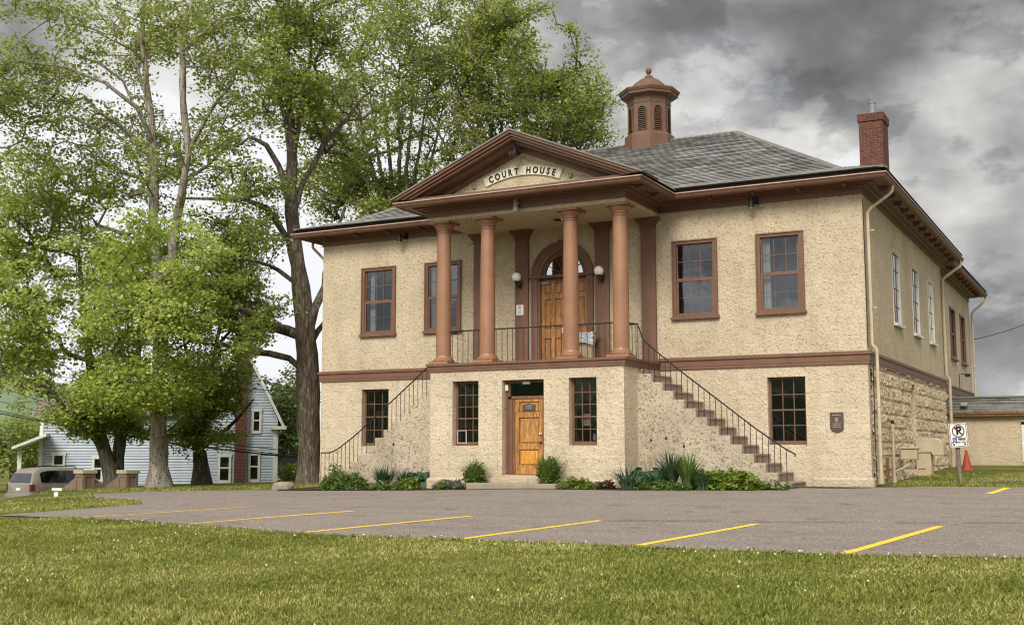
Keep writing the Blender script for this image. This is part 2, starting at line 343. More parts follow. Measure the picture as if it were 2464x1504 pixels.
leafmat('leaf_bright', (0.17, 0.23, 0.035), (0.42, 0.51, 0.095), (0.78, 0.82, 0.34), 0.5)
leafmat('leaf_olive', (0.12, 0.155, 0.030), (0.29, 0.345, 0.070), (0.54, 0.59, 0.19), 0.5)
leafmat('leaf_dark', (0.04, 0.065, 0.018), (0.09, 0.135, 0.036), (0.20, 0.25, 0.07), 0.4)
leafmat('leaf_blue', (0.030, 0.060, 0.030), (0.055, 0.105, 0.050), (0.10, 0.17, 0.085), 0.25)
leafmat('leaf_lime', (0.09, 0.14, 0.02), (0.18, 0.26, 0.035), (0.30, 0.36, 0.06), 0.35)
leafmat('leaf_maroon', (0.05, 0.02, 0.02), (0.09, 0.045, 0.03), (0.12, 0.09, 0.04), 0.3)
leafmat('grass', (0.08, 0.115, 0.014), (0.28, 0.300, 0.058), (0.78, 0.66, 0.30), 0.35, True)
leafmat('hillgreen', (0.10, 0.14, 0.08), (0.15, 0.20, 0.11), (0.20, 0.26, 0.15), 0.0)
def bark(key, c1, c2, sc=1.0, spots=False):
    b = NB(key, 0.95, 0.1); v = b.map((9*sc, 9*sc, 1.6*sc)); n = b.noise(1.0, 6, 0.7, v, 0.7); n2 = b.noise(3.0, 4, 0.65)
    base = b.ramp(n, [(0.33, tuple(x*0.4 for x in c1)), (0.5, c1), (0.68, c2)])
    if spots:
        sp = b.ramp(b.noise(9, 4, 0.7), [(0.36, 1), (0.42, 0)]); base = b.mixc(sp, base, (0.03, 0.024, 0.018))
    b.col(base); b.bump(n, 0.10, 1.0); b.done(key)
bark('bark', (0.13, 0.10, 0.078), (0.27, 0.225, 0.18))
bark('bark_pale', (0.30, 0.255, 0.205), (0.50, 0.44, 0.37), 0.7, True)
bark('bark_dark', (0.125, 0.098, 0.072), (0.32, 0.265, 0.205), 1.3)
bark('bark_grey', (0.16, 0.135, 0.10), (0.31, 0.275, 0.22))

# ---------------------------------------------------------------- mesh builder
class MB:
    def __init__(s): s.v = []; s.f = []; s.uv = {}
    def add(s, vs, fs):
        o = len(s.v); s.v += [Vector(v) for v in vs]; s.f += [tuple(i+o for i in f) for f in fs]
    def box(s, x0, x1, y0, y1, z0, z1):
        x0, x1 = sorted((x0, x1)); y0, y1 = sorted((y0, y1)); z0, z1 = sorted((z0, z1))
        s.add([(x0, y0, z0), (x1, y0, z0), (x1, y1, z0), (x0, y1, z0), (x0, y0, z1), (x1, y0, z1), (x1, y1, z1), (x0, y1, z1)],
              [(0, 3, 2, 1), (4, 5, 6, 7), (0, 1, 5, 4), (1, 2, 6, 5), (2, 3, 7, 6), (3, 0, 4, 7)]); return s
    def quad(s, a, b, c, d, uv=None):
        o = len(s.v); s.v += [Vector(p) for p in (a, b, c, d)]; s.f.append((o, o+1, o+2, o+3))
        if uv: s.uv[len(s.f)-1] = uv
        return s
    def prism(s, pts, vec):   # pts planar polygon, extruded by vec
        n = len(pts); vec = Vector(vec); a = [Vector(p) for p in pts]; b = [p+vec for p in a]
        s.add(a+b, [tuple(range(n)), tuple(range(2*n-1, n-1, -1))]+[(i, i+n, (i+1) % n+n, (i+1) % n) for i in range(n)]); return s
    def lathe(s, prof, c=(0, 0), n=24, rot=0.0, cap=True):
        o = len(s.v)
        for (r, z) in prof:
            for i in range(n): a = 2*pi*i/n+rot; s.v.append(Vector((c[0]+r*cos(a), c[1]+r*sin(a), z)))
        for j in range(len(prof)-1):
            for i in range(n): s.f.append((o+j*n+i, o+j*n+(i+1) % n, o+(j+1)*n+(i+1) % n, o+(j+1)*n+i))
        if cap:
            s.f.append(tuple(o+i for i in range(n-1, -1, -1))); k = o+(len(prof)-1)*n; s.f.append(tuple(k+i for i in range(n)))
        return s
    def tube(s, pts, rad, n=6, cap=True):
        pts = [Vector(p) for p in pts]; m = len(pts)
        if not hasattr(rad, '__len__'): rad = [rad]*m
        o = len(s.v); pu = None
        for i, p in enumerate(pts):
            t = (pts[min(i+1, m-1)]-pts[max(i-1, 0)])
            if t.length < 1e-9: t = Vector((0, 0, 1))
            t.normalize()
            if pu is None: pu = t.orthogonal().normalized()
            u = (pu-t*pu.dot(t)); u = u.normalized() if u.length > 1e-6 else t.orthogonal().normalized(); pu = u; w = t.cross(u)
            for k in range(n): a = 2*pi*k/n; s.v.append(p+(u*cos(a)+w*sin(a))*rad[i])
        for j in range(m-1):
            for k in range(n): s.f.append((o+j*n+k, o+j*n+(k+1) % n, o+(j+1)*n+(k+1) % n, o+(j+1)*n+k))
        if cap: s.f.append(tuple(o+k for k in range(n-1, -1, -1))); s.f.append(tuple(o+(m-1)*n+k for k in range(n)))
        return s
    def sweep(s, path, prof, closed=False):  # path: plan points, outward normal to the right of travel; prof: list of (offset, z)
        P = [Vector((p[0], p[1])) for p in path]; m = len(P); o = len(s.v); K = len(prof)
        for i in range(m):
            d0 = (P[i]-P[i-1]).normalized() if i > 0 else None; d1 = (P[(i+1)]-P[i]).normalized() if i < m-1 else None
            if d0 is None: d0 = d1
            if d1 is None: d1 = d0
            n0 = Vector((d0.y, -d0.x)); n1 = Vector((d1.y, -d1.x)); b = (n0+n1); b = b/(max(1e-6, b.length_squared))*2
            for (off, z) in prof: q = P[i]+b*off; s.v.append(Vector((q.x, q.y, z)))
        for i in range(m-1):
            for k in range(K-1): s.f.append((o+i*K+k, o+(i+1)*K+k, o+(i+1)*K+k+1, o+i*K+k+1))
        s.f.append(tuple(o+k for k in range(K))); s.f.append(tuple(o+(m-1)*K+k for k in range(K-1, -1, -1))); return s
    def xf(s, fn, start=0):
        for i in range(start, len(s.v)): s.v[i] = Vector(fn(s.v[i]))
        return s
    def build(s, name, mat, parent=None, smooth=False, bevel=0.0, fix=True, sub=0):
        me = bpy.data.meshes.new(name); L = world_loc(parent)
        me.from_pydata([tuple(v-L) for v in s.v], [], s.f)
        if s.uv:
            ul = me.uv_layers.new(name='UVMap')
            for fi, uv in s.uv.items():
                for li, c in zip(me.polygons[fi].loop_indices, uv): ul.data[li].uv = c
        if fix:
            bm = bmesh.new(); bm.from_mesh(me); bmesh.ops.recalc_face_normals(bm, faces=bm.faces); bm.to_mesh(me); bm.free()
        me.update(); me.materials.append(MT[mat])
        if smooth:
            me.polygons.foreach_set('use_smooth', [True]*len(me.polygons))
            try: me.set_sharp_from_angle(angle=radians(38))
            except Exception: pass
        o = bpy.data.objects.new(name, me); COL.objects.link(o); o.parent = parent
        if bevel:
            b = o.modifiers.new('Bevel', 'BEVEL'); b.width = bevel; b.segments = 2; b.limit_method = 'ANGLE'; b.angle_limit = radians(40)
        if sub:
            b = o.modifiers.new('Subdivision', 'SUBSURF'); b.levels = sub; b.render_levels = sub
        return o
WL = {}
def world_loc(o):
    L = Vector((0, 0, 0))
    while o is not None: L = L+Vector(o.location); o = o.parent
    return L
def thing(name, label, cat, loc=(0, 0, 0), group=None):
    o = bpy.data.objects.new(name, None); COL.objects.link(o); o.location = loc; o.empty_display_size = 0.3
    return tag(o, label, cat, group)
def tag(o, label, cat, group=None, kind=None):
    if label: o['label'] = label
    if cat: o['category'] = cat
    if group: o['group'] = group
    if kind: o['kind'] = kind
    return o
def struct(o): o['kind'] = 'structure'; return o
def fast_mesh(name, V, faces_n, mat, parent=None, kind=None):
    """V (n*k,3) array, polygons of k consecutive vertices."""
    V = np.asarray(V, dtype=np.float32); n = len(V); k = faces_n; nf = n//k
    L = world_loc(parent); V = V-np.array(L, dtype=np.float32)
    me = bpy.data.meshes.new(name); me.vertices.add(n); me.vertices.foreach_set('co', V.ravel())
    me.loops.add(n); me.loops.foreach_set('vertex_index', np.arange(n, dtype=np.int32))
    me.polygons.add(nf); me.polygons.foreach_set('loop_start', np.arange(0, n, k, dtype=np.int32))
    try: me.polygons.foreach_set('loop_total', np.full(nf, k, dtype=np.int32))
    except Exception: pass
    me.update(calc_edges=True); me.validate(); me.materials.append(MT[mat])
    o = bpy.data.objects.new(name, me); COL.objects.link(o); o.parent = parent
    if kind: o['kind'] = kind
    return o

# ---------------------------------------------------------------- ground
def ground():
    xs = sorted(set(list(np.arange(-60, 30, 1.0)) + list(np.linspace(-900, -60, 22)) + list(np.linspace(30, 900, 22))))
    ys = sorted(set(list(np.arange(-34, 46, 1.0)) + list(np.linspace(-900, -34, 22)) + list(np.linspace(46, 900, 22))))
    b = MB(); nx = len(xs)
    for y in ys:
        for x in xs: b.v.append(Vector((x, y, hz(x, y))))
    for j in range(len(ys)-1):
        for i in range(nx-1): b.f.append((j*nx+i, j*nx+i+1, (j+1)*nx+i+1, (j+1)*nx+i))
    struct(b.build('ground', 'lawn_ground', smooth=True))
ground()
def drape(name, pts, mat, off, parent=None, step=1.0):
    bm = bmesh.new(); vs = [bm.verts.new((p[0], p[1], 0)) for p in pts]; bm.faces.new(vs)
    bmesh.ops.triangulate(bm, faces=bm.faces)
    x0 = min(p[0] for p in pts); x1 = max(p[0] for p in pts); y0 = min(p[1] for p in pts); y1 = max(p[1] for p in pts)
    for ax, a, c in ((0, x0, x1), (1, y0, y1)):
        k = math.floor(a/step)+1
        while k*step < c:
            co = [0, 0, 0]; co[ax] = k*step; no = [0, 0, 0]; no[ax] = 1
            bmesh.ops.bisect_plane(bm, geom=bm.verts[:]+bm.edges[:]+bm.faces[:], plane_co=co, plane_no=no); k += 1
    for v in bm.verts: v.co.z = hz(v.co.x, v.co.y)+off
    bmesh.ops.recalc_face_normals(bm, faces=bm.faces)
    me = bpy.data.meshes.new(name); bm.to_mesh(me); bm.free()
    if sum(p.normal.z for p in me.polygons) < 0: me.flip_normals()
    me.materials.append(MT[mat]); o = bpy.data.objects.new(name, me); COL.objects.link(o); o.parent = parent; return o
LAWN_EDGE = [(-300, 1232), (0, 1241), (200, 1249), (460, 1265), (737, 1287), (1117, 1301), (1540, 1318), (2036, 1338), (2464, 1346), (2800, 1352)]
def rough_edge(pts, amp=0.05, step=0.35):
    out = []
    for a, b in zip(pts[:-1], pts[1:]):
        n = max(1, int((b-a).length/step))
        for i in range(n):
            p = a.lerp(b, i/n); q = noise.noise(Vector((p.x*1.7, p.y*1.7, 3)))*amp*2; d = (b-a).normalized(); out.append(Vector((p.x-d.y*q, p.y+d.x*q, 0)))
    out.append(pts[-1]); return out
LE = [G(*p) for p in LAWN_EDGE[1:-1]]; LE = [LE[0]] + LE[1:]; LE.append(LE[-1]+(LE[-1]-LE[-2])*1.5)
FAR = [(25, 1238), (180, 1227), (345, 1214), (338, 1207), (232, 1201), (222, 1190), (345, 1184), (560, 1180), (765, 1180)]
FP = [G(*p) for p in FAR]
FRONT = [Vector((-16.9, -2.35, 0)), Vector((-11.6, -3.35, 0)), Vector((-9.4, -3.45, 0)), Vector((-7.6, -3.45, 0)), Vector((-5.4, -3.4, 0)), Vector((-1.75, -2.3, 0)), Vector((-1.4, -0.55, 0)), Vector((0.25, -0.5, 0)), Vector((1.2, 0.3, 0)), Vector((4.0, 0.5, 0)), Vector((9, 0.4, 0)), Vector((22, 0.2, 0))]
LOT = rough_edge(LE, 0.045) + [Vector((24, LE[-1].y, 0))] + list(reversed(FRONT)) + rough_edge(list(reversed(FP)), 0.03, 0.5)
lot = struct(drape('parking_lot', [(p.x, p.y) for p in LOT], 'asphalt', 0.016))
def line(px0, py0, px1, py1, w, mat, name='painted_line'):
    a = G(px0, py0); b = G(px1, py1); d = (b-a); d.z = 0; d.normalize(); n = Vector((-d.y, d.x, 0))*w/2
    drape(name, [((a-n).x, (a-n).y), ((b-n).x, (b-n).y), ((b+n).x, (b+n).y), ((a+n).x, (a+n).y)], mat, 0.021, lot, 0.5)
for (a, b, c, d) in [(185, 1248, 612, 1220.5), (455, 1263, 852, 1231.5), (732, 1283.5, 1132, 1244), (1112, 1299, 1448, 1254.5), (1536, 1315, 1820, 1263.5), (2033, 1335, 2262, 1269)]:
    line(a, b, c, d, 0.13, 'line_yellow')
line(2380, 1190, 2425, 1175, 0.16, 'line_yellow'); line(2400, 1190.5, 2520, 1191.5, 0.08, 'line_white')
pp = [G(1895, 1180), G(2000, 1181), G(2085, 1176), G(2105, 1171)]
drape('tar_patch', [(-1.5, -1.15), (-0.5, -1.25), (0.1, -0.75), (0.1, -0.49), (-1.35, -0.49)], 'asphalt_new', 0.022, lot)
# long seam crack across the lot
sc_ = MB(); prev = None
for i in range(60):
    t = i/59; p = G(1440, 1255.5).lerp(G(2464, 1262), t)
    q = Vector((p.x, p.y+noise.noise(Vector((i*0.35, 0, 0)))*0.06, 0)); q.z = hz(q.x, q.y)+0.034; w = 0.020+0.035*abs(noise.noise(Vector((i*0.9, 5, 0))))
    if prev and noise.noise(Vector((i*0.23, 9, 0))) > -0.25:
        sc_.quad(prev-Vector((0, w, 0)), q-Vector((0, w, 0)), q+Vector((0, w, 0)), prev+Vector((0, w, 0)))
    prev = q
sc_.build('seam_crack', 'asphalt_new', lot, fix=False)
# planting bed
bed = [Vector((-17.25, -1.7, 0))] + [FRONT[0]] + FRONT[1:6] + [Vector((-1.6, -1.0, 0)), Vector((-2, 0.1, 0)), Vector((-17.2, 0.1, 0))]
struct(drape('garden_soil', [(p.x, p.y) for p in bed], 'soil', 0.03))
struct(drape('gravel_path', [(p.x, p.y) for p in [G(2238, 1163), G(2345, 1162), G(2460, 1158), G(2600, 1156), G(2600, 1152), G(2440, 1151), G(2360, 1156)]], 'concrete', 0.02))
#PART2
# ---------------------------------------------------------------- courthouse
XC = -8.525; WX = -17.05; S1 = 14.0
court = thing('courthouse', 'two-storey stucco courthouse with brown columned portico, pediment and roof cupola', 'courthouse', (XC, 0, 0))
def TF(v): return (v[0], -v[1], v[2])            # local (u, outward, z) -> front wall plane y=0
def mkT(kind, off):
    if kind == 'front': return lambda v: (v[0], off-v[1], v[2])
    return lambda v: (off+v[1], v[0], v[2])
def wallgrid(mb, T, u0, u1, z0, z1, holes, depth, step=None):
    us = sorted({u0, u1, *[h[0] for h in holes], *[h[1] for h in holes]}); zs = sorted({z0, z1, *[h[2] for h in holes], *[h[3] for h in holes]})
    us = [u for u in us if u0 <= u <= u1]; zs = [z for z in zs if z0 <= z <= z1]
    for a, b in zip(us[:-1], us[1:]):
        for c, d in zip(zs[:-1], zs[1:]):
            m, n = (a+b)/2, (c+d)/2
            if any(h[0] < m < h[1] and h[2] < n < h[3] for h in holes): continue
            mb.quad(T((a, 0, c)), T((b, 0, c)), T((b, 0, d)), T((a, 0, d)))
    for (a, b, c, d) in holes:
        D = -depth
        mb.quad(T((a, 0, c)), T((a, 0, d)), T((a, D, d)), T((a, D, c))); mb.quad(T((b, 0, c)), T((b, D, c)), T((b, D, d)), T((b, 0, d)))
        mb.quad(T((a, 0, c)), T((a, D, c)), T((b, D, c)), T((b, 0, c))); mb.quad(T((a, 0, d)), T((b, 0, d)), T((b, D, d)), T((a, D, d)))
def lbox(mb, T, u0, u1, n0, n1, z0, z1):
    t = MB().box(u0, u1, n0, n1, z0, z1); mb.add([T(v) for v in t.v], t.f); return mb
def lframe(mb, T, u0, u1, z0, z1, w, n0, n1, wb=None, wt=None):
    wb = w if wb is None else wb; wt = w if wt is None else wt
    lbox(mb, T, u0, u0+w, n0, n1, z0, z1); lbox(mb, T, u1-w, u1, n0, n1, z0, z1)
    lbox(mb, T, u0+w, u1-w, n0, n1, z0, z0+wb); lbox(mb, T, u0+w, u1-w, n0, n1, z1-wt, z1); return mb
def lquad(mb, T, u0, u1, z0, z1, n): mb.quad(T((u0, n, z0)), T((u1, n, z0)), T((u1, n, z1)), T((u0, n, z1))); return mb
def room(T, u0, u1, z0, z1, parent, depth=0.9, n=-0.1):
    r = MB(); a, b = n, n-depth
    lquad(r, T, u0-.2, u1+.2, z0-.2, z1+.2, b)
    r.quad(T((u0-.2, a, z0-.2)), T((u0-.2, b, z0-.2)), T((u0-.2, b, z1+.2)), T((u0-.2, a, z1+.2))); r.quad(T((u1+.2, a, z0-.2)), T((u1+.2, b, z0-.2)), T((u1+.2, b, z1+.2)), T((u1+.2, a, z1+.2)))
    r.quad(T((u0-.2, a, z0-.2)), T((u1+.2, a, z0-.2)), T((u1+.2, b, z0-.2)), T((u0-.2, b, z0-.2))); r.quad(T((u0-.2, a, z1+.2)), T((u1+.2, a, z1+.2)), T((u1+.2, b, z1+.2)), T((u0-.2, b, z1+.2)))
    r.build('interior', 'interior', parent, fix=False)
def curtain(T, u0, u1, z0, z1, n, parent):
    c = MB(); k = 22
    for i in range(k):
        a = u0+(u1-u0)*i/k; b = u0+(u1-u0)*(i+1)/k
        na = n+0.018*sin(i*1.9); nb_ = n+0.018*sin((i+1)*1.9); c.quad(T((a, na, z0)), T((b, nb_, z0)), T((b, nb_, z1)), T((a, na, z1)))
    c.build('curtain', 'curtain', parent, smooth=True, fix=False)
def win_upper(T, u0, u1, z0, z1, curt=(), label=None):
    w = MB(); lbox(w, T, u0-.035, u1+.035, 0, .11, z0, z0+.075)                       # sill
    b0 = z0+.075
    lframe(w, T, u0, u1, b0, z1, .035, 0, .07, 0.0001, .035); lframe(w, T, u0+.035, u1-.035, b0, z1-.035, .085, -.1, .045, .05, .07)
    W = w.build('window', 'brown', court, bevel=.006)
    if label: W['label'] = label
    a, b, c, d = u0+.12, u1-.12, b0+.05, z1-.105; m = (c+d)/2-.02
    s = MB(); lframe(s, T, a, b, m, d, .035, -.05, -.015, .06, .03); lframe(s, T, a, b, c, m+.03, .055, -.012, .022, .05, .07)
    s.build('sash', 'brown', W, bevel=.004)
    g = MB(); lquad(g, T, a+.03, b-.03, m+.05, d-.02, -.035); g.build('upper_glass', 'glass', W, fix=False)
    g = MB(); lquad(g, T, a+.05, b-.05, c+.04, m-.03, -.01); g.build('lower_glass', 'glass', W, fix=False)
    mu = MB(); wd = (b-a-.07)
    for k in (1, 2):
        x = a+.035+wd*k/3; lbox(mu, T, x-.010, x+.010, -.05, -.022, m+.06, d-.03); lbox(mu, T, x-.008, x+.008, -.06, -.045, c+.05, m-.04)
    zz = (m+.06+d-.03)/2; lbox(mu, T, a+.035, b-.035, -.052, -.020, zz-.010, zz+.010)
    zz = (c+.05+m-.04)/2; lbox(mu, T, a+.055, b-.055, -.062, -.043, zz-.009, zz+.009)
    mu.build('muntin', 'brown', W)
    for (ca, cb) in curt: curtain(T, a+(b-a)*ca, a+(b-a)*cb, c+.02, d-.02, -.22, W)
    room(T, a, b, c, d, W)
    return W
def win_low(T, u0, u1, z0, z1, rec, rows, meet, gl='glass', extra=None):
    w = MB(); lframe(w, T, u0, u1, z0, z1, .06, -rec-.06, -rec, .10, .05); W = w.build('window', 'brown', court, bevel=.004)
    a, b, c, d = u0+.06, u1-.06, z0+.10, z1-.05
    g = MB(); lquad(g, T, a, b, c, d, -rec-.045); g.build('glass_pane', gl, W, fix=False)
    mu = MB()
    for k in (1, 2): x = a+(b-a)*k/3; lbox(mu, T, x-.011, x+.011, -rec-.055, -rec-.02, c, d)
    for k in range(1, rows):
        z = d-(d-c)*k/rows; t = .020 if k == meet else .010
        lbox(mu, T, a, b, -rec-.057, -rec-.01 if k == meet else -rec-.018, z-t, z+t)
    mu.build('muntin', 'brown', W); room(T, a, b, c, d, W, n=-rec-.07)
    return W
# walls
TFm = mkT('front', 0.0); TSm = mkT('side', 0.0); TS2 = mkT('side', -0.3); TP = mkT('front', -2.5)
UPW = [(-2.81, -1.53), (-5.165, -3.875), (2*XC+1.53, 2*XC+2.81), (2*XC+3.875, 2*XC+5.165)]
ZU = (4.46, 6.65)
up = MB()
holes = [(a+.06, b-.06, ZU[0]+.08, ZU[1]-.06) for a, b in UPW]
DR = 0.78; DZ = 5.93
holes_u = holes+[(XC-DR, XC+DR, 3.31, DZ+DR+.05)]
wallgrid(up, TFm, WX, 0, 3.1, 7.75, holes_u, 0.24)
K = 20
for i in range(K):      # spandrels round the arch
    a0 = pi*i/K; a1 = pi*(i+1)/K; p0 = (XC+DR*cos(a0), DZ+DR*sin(a0)); p1 = (XC+DR*cos(a1), DZ+DR*sin(a1)); zt = DZ+DR+.05
    up.quad((p0[0], 0, p0[1]), (p1[0], 0, p1[1]), (p1[0], 0, zt), (p0[0], 0, zt)); up.quad((p0[0], 0, p0[1]), (p0[0], .24, p0[1]), (p1[0], .24, p1[1]), (p1[0], 0, p1[1]))
sidew = [(4.02, 5.22), (7.45, 8.72), (10.72, 11.9)]; ZS = (4.51, 6.62)
wallgrid(up, TSm, 0, S1, 3.1, 7.75, [(a, b, ZS[0], ZS[1]) for a, b in sidew], .07)
up.quad((0, S1, 0), (-.3, S1, 0), (-.3, S1, 7.75), (0, S1, 7.75)); up.quad((WX, 0, -.5), (WX, S1, -.5), (WX, S1, 7.75), (WX, 0, 7.75))
up.build('upper_wall', 'stucco', court, fix=False)
sidew2 = [(18.35, 19.9), (21.5, 23.05)]
s2 = MB(); wallgrid(s2, TS2, S1, 25.0, -.3, 7.75, [(a, b, 4.53, 6.58) for a, b in sidew2], .07)
s2.quad((-.3, 25, -.3), (WX+.3, 25, -.3), (WX+.3, 25, 7.75), (-.3, 25, 7.75)); s2.quad((WX+.3, S1, -.5), (WX+.3, 25, -.5), (WX+.3, 25, 7.75), (WX+.3, S1, 7.75))
s2.build('rear_wing_wall', 'stucco', court, fix=False)
lw = MB(); LOWW = [(XC+5.93, XC+6.93), (XC-6.95, XC-5.95)]
wallgrid(lw, TFm, WX, 0, -.5, 3.1, [(a, b, 1.06, 2.82) for a, b in LOWW], .18)
wallgrid(lw, TSm, 0, .28, -.5, 3.1, [], .1)
lw.build('lower_wall', 'stucco_low', court, fix=False)
# portico base
PB = 2.90
pw = MB(); PWN = [(XC-2.185, XC-1.365), (XC+1.345, XC+2.135)]
wallgrid(pw, TP, XC-PB, XC+PB, -.5, 3.14, [(a, b, 1.05, 2.81) for a, b in PWN]+[(-9.16, -7.91, .27, 2.80)], .27)
for s in (-1, 1): pw.quad((XC+s*PB, -2.5, -.5), (XC+s*PB, 0, -.5), (XC+s*PB, 0, 3.14), (XC+s*PB, -2.5, 3.14))
pw.build('portico_base_wall', 'stucco_low', court, fix=False)
# plinth band
pl = MB(); prof = [(0.0, -.5), (.07, -.5), (.07, .13), (.035, .17), (0.0, .18)]
pl.sweep([(XC-PB, -1.6), (XC-PB, -2.5), (-9.20, -2.5)], prof); pl.build('plinth', 'stucco_low', court, bevel=.01)
pl = MB(); pl.sweep([(-7.87, -2.5), (XC+PB, -2.5), (XC+PB, -1.6)], prof); pl.build('plinth', 'stucco_low', court, bevel=.01)
pl = MB(); pl.sweep([(-1.45, 0), (0, 0), (0, .25)], [(0.0, -.5), (.06, -.5), (.06, .18), (.03, .22), (0.0, .23)]); pl.build('plinth', 'stucco_low', court, bevel=.01)
# belt course
bp = [(0.0, 3.095), (.045, 3.095), (.045, 3.17), (.055, 3.175), (.055, 3.315), (.095, 3.335), (.095, 3.405), (.0, 3.43)]
bl = MB(); bl.sweep([(WX, S1), (WX, 0), (XC-PB-.03, 0)], bp); bl.sweep([(XC+PB+.03, 0), (0, 0), (0, S1)], bp); bl.sweep([(-.3, S1), (-.3, 25)], bp)
bl.build('belt_course', 'brown', court)
pt = MB(); pt.sweep([(XC-PB, -.02), (XC-PB, -2.5), (XC+PB, -2.5), (XC+PB, -.02)], [(0.0, 3.09), (.045, 3.09), (.045, 3.15), (.055, 3.155), (.055, 3.225), (.095, 3.24), (.095, 3.305), (-.2, 3.31)])
pt.build('portico_trim', 'brown', court)
MB().box(XC-PB-.02, XC+PB+.02, -2.52, 0, 3.20, 3.30).build('balcony_floor', 'concrete', court)
# windows
cur = {0: ((-.03, .20), (.88, 1.03)), 1: (), 2: ((.06, .26), (.84, 1.0)), 3: ((-.02, .12),)}
for i, (a, b) in enumerate(UPW): win_upper(TFm, a, b, ZU[0], ZU[1], cur[i])
for a, b in LOWW: win_low(TFm, a, b, 1.06, 2.82, .16, 4, 2, 'glass_dark')
wl = [win_low(TP, a, b, 1.05, 2.81, .20, 5, 3, 'glass_dark') for a, b in PWN]
MB().box(XC+1.63, XC+1.82, -2.22, -2.215, 1.56, 1.87).build('notice_sheet', 'white', wl[1])
n_ = MB()
for k in range(7): n_.box(XC+1.66, XC+1.66+(.13 if k % 3 else .08), -2.224, -2.222, 1.83-k*.035, 1.838-k*.035)
n_.build('notice_text', 'grey', wl[1])
MB().lathe([(.02, 1.16), (.055, 1.18), (.06, 1.27), (.04, 1.33), (.045, 1.36)], (XC+1.93, -2.16), 14).build('vase', 'white', wl[1], smooth=True)
wf = MB(); lframe(wf, TP, XC-2.185+.055, XC-2.185+.34, 1.12, 1.47, .012, -.20, -.185); wf.build('vent_sash', 'whitetrim', wl[0])
for i, (a, b) in enumerate(sidew):
    T = TSm; w = MB(); lframe(w, T, a, b, ZS[0], ZS[1], .04, -.06, .02); lbox(w, T, a-.04, b+.04, 0, .10, ZS[0]-.07, ZS[0])
    W = w.build('window', 'whitetrim', court, bevel=.004); w = MB(); lbox(w, T, a-.045, b+.045, .02, .115, ZS[0]-.075, ZS[0]+.002); w.build('sill', 'whitetrim', W); w = MB(); lbox(w, T, a-.01, b+.01, .0, .045, ZS[1], ZS[1]+.035); w.build('drip_cap', 'whitetrim', W)
    g = MB(); lquad(g, T, a+.05, b-.05, ZS[0]+.05, ZS[1]-.05, -.035); g.build('glass_pane', 'flower_white' if i == 2 else 'glass_sky', W, fix=False)
    mu = MB()
    for k in (1, 2): u = a+(b-a)*k/3; lbox(mu, T, u-.012, u+.012, -.05, -.02, ZS[0]+.05, ZS[1]-.05)
    for k in range(1, 4): z = ZS[0]+(ZS[1]-ZS[0])*k/4; lbox(mu, T, a+.05, b-.05, -.05, -.02, z-.012, z+.012)
    mu.build('muntin', 'brown', W); room(T, a+.05, b-.05, ZS[0]+.05, ZS[1]-.05, W, n=-.06)
    if i == 2: W['label'] = 'window with a bright white blind behind its panes'; curtain(T, a+.06, b-.06, ZS[0]+.05, ZS[1]-.05, -.10, W)
for (a, b) in sidew2:
    T = TS2; w = MB(); lframe(w, T, a, b, 4.53, 6.58, .09, -.06, .04); lbox(w, T, a-.05, b+.05, 0, .12, 4.46, 4.53); W = w.build('window', 'brown', court, bevel=.004)
    s = MB(); lbox(s, T, a+.09, b-.09, -.05, -.01, 5.50, 5.58); lbox(s, T, (a+b)/2-.015, (a+b)/2+.015, -.05, -.02, 4.6, 6.5); s.build('sash', 'brown', W)
    g = MB(); lquad(g, T, a+.09, b-.09, 4.62, 6.49, -.04); g.build('glass_pane', 'glass_dark', W, fix=False); room(T, a+.1, b-.1, 4.62, 6.49, W, n=-.06)
# rubble stone wall on the side
sw = MB(); ny, nz_ = 300, 96; ys = np.linspace(.26, S1, ny+1); zs = np.linspace(-.35, 3.1, nz_+1); CH = .375
def stone_disp(y, z):
    if 6.35 < y < 7.05 and 1.05 < z < 2.85: return -.30
    r = math.floor(z/CH); zc = (z/CH-r); off = noise.cell(Vector((r*3.1, 7, 1)))*.9; L_ = .75; u = y/L_+off; k = math.floor(u); uc = u-k
    e = min(zc, 1-zc)*CH; eu = min(uc, 1-uc)*L_
    m = min(1, e/.05)*min(1, eu/.04)
    rel = noise.fractal(Vector((y*7, z*7, k+r*7)), 0.8, 2.2, 5)*.06
    return -.01+m*(.035+.025*noise.cell(Vector((k, r, 2)))+rel)+noise.fractal(Vector((y*16, z*16, 3)), 0.8, 2, 2)*.012
for j, z in enumerate(zs):
    for i, y in enumerate(ys): sw.v.append(Vector((stone_disp(y, z), y, z+.015*noise.noise(Vector((y*1.3, z, 5))))))
for j in range(nz_):
    for i in range(ny): sw.f.append((j*(ny+1)+i, j*(ny+1)+i+1, (j+1)*(ny+1)+i+1, (j+1)*(ny+1)+i))
sw.build('stone_wall', 'stone_block', court, smooth=False, fix=False)
MB().box(-.27, -.24, 6.3, 7.1, 1.0, 2.9).build('blocked_opening', 'grey', court)
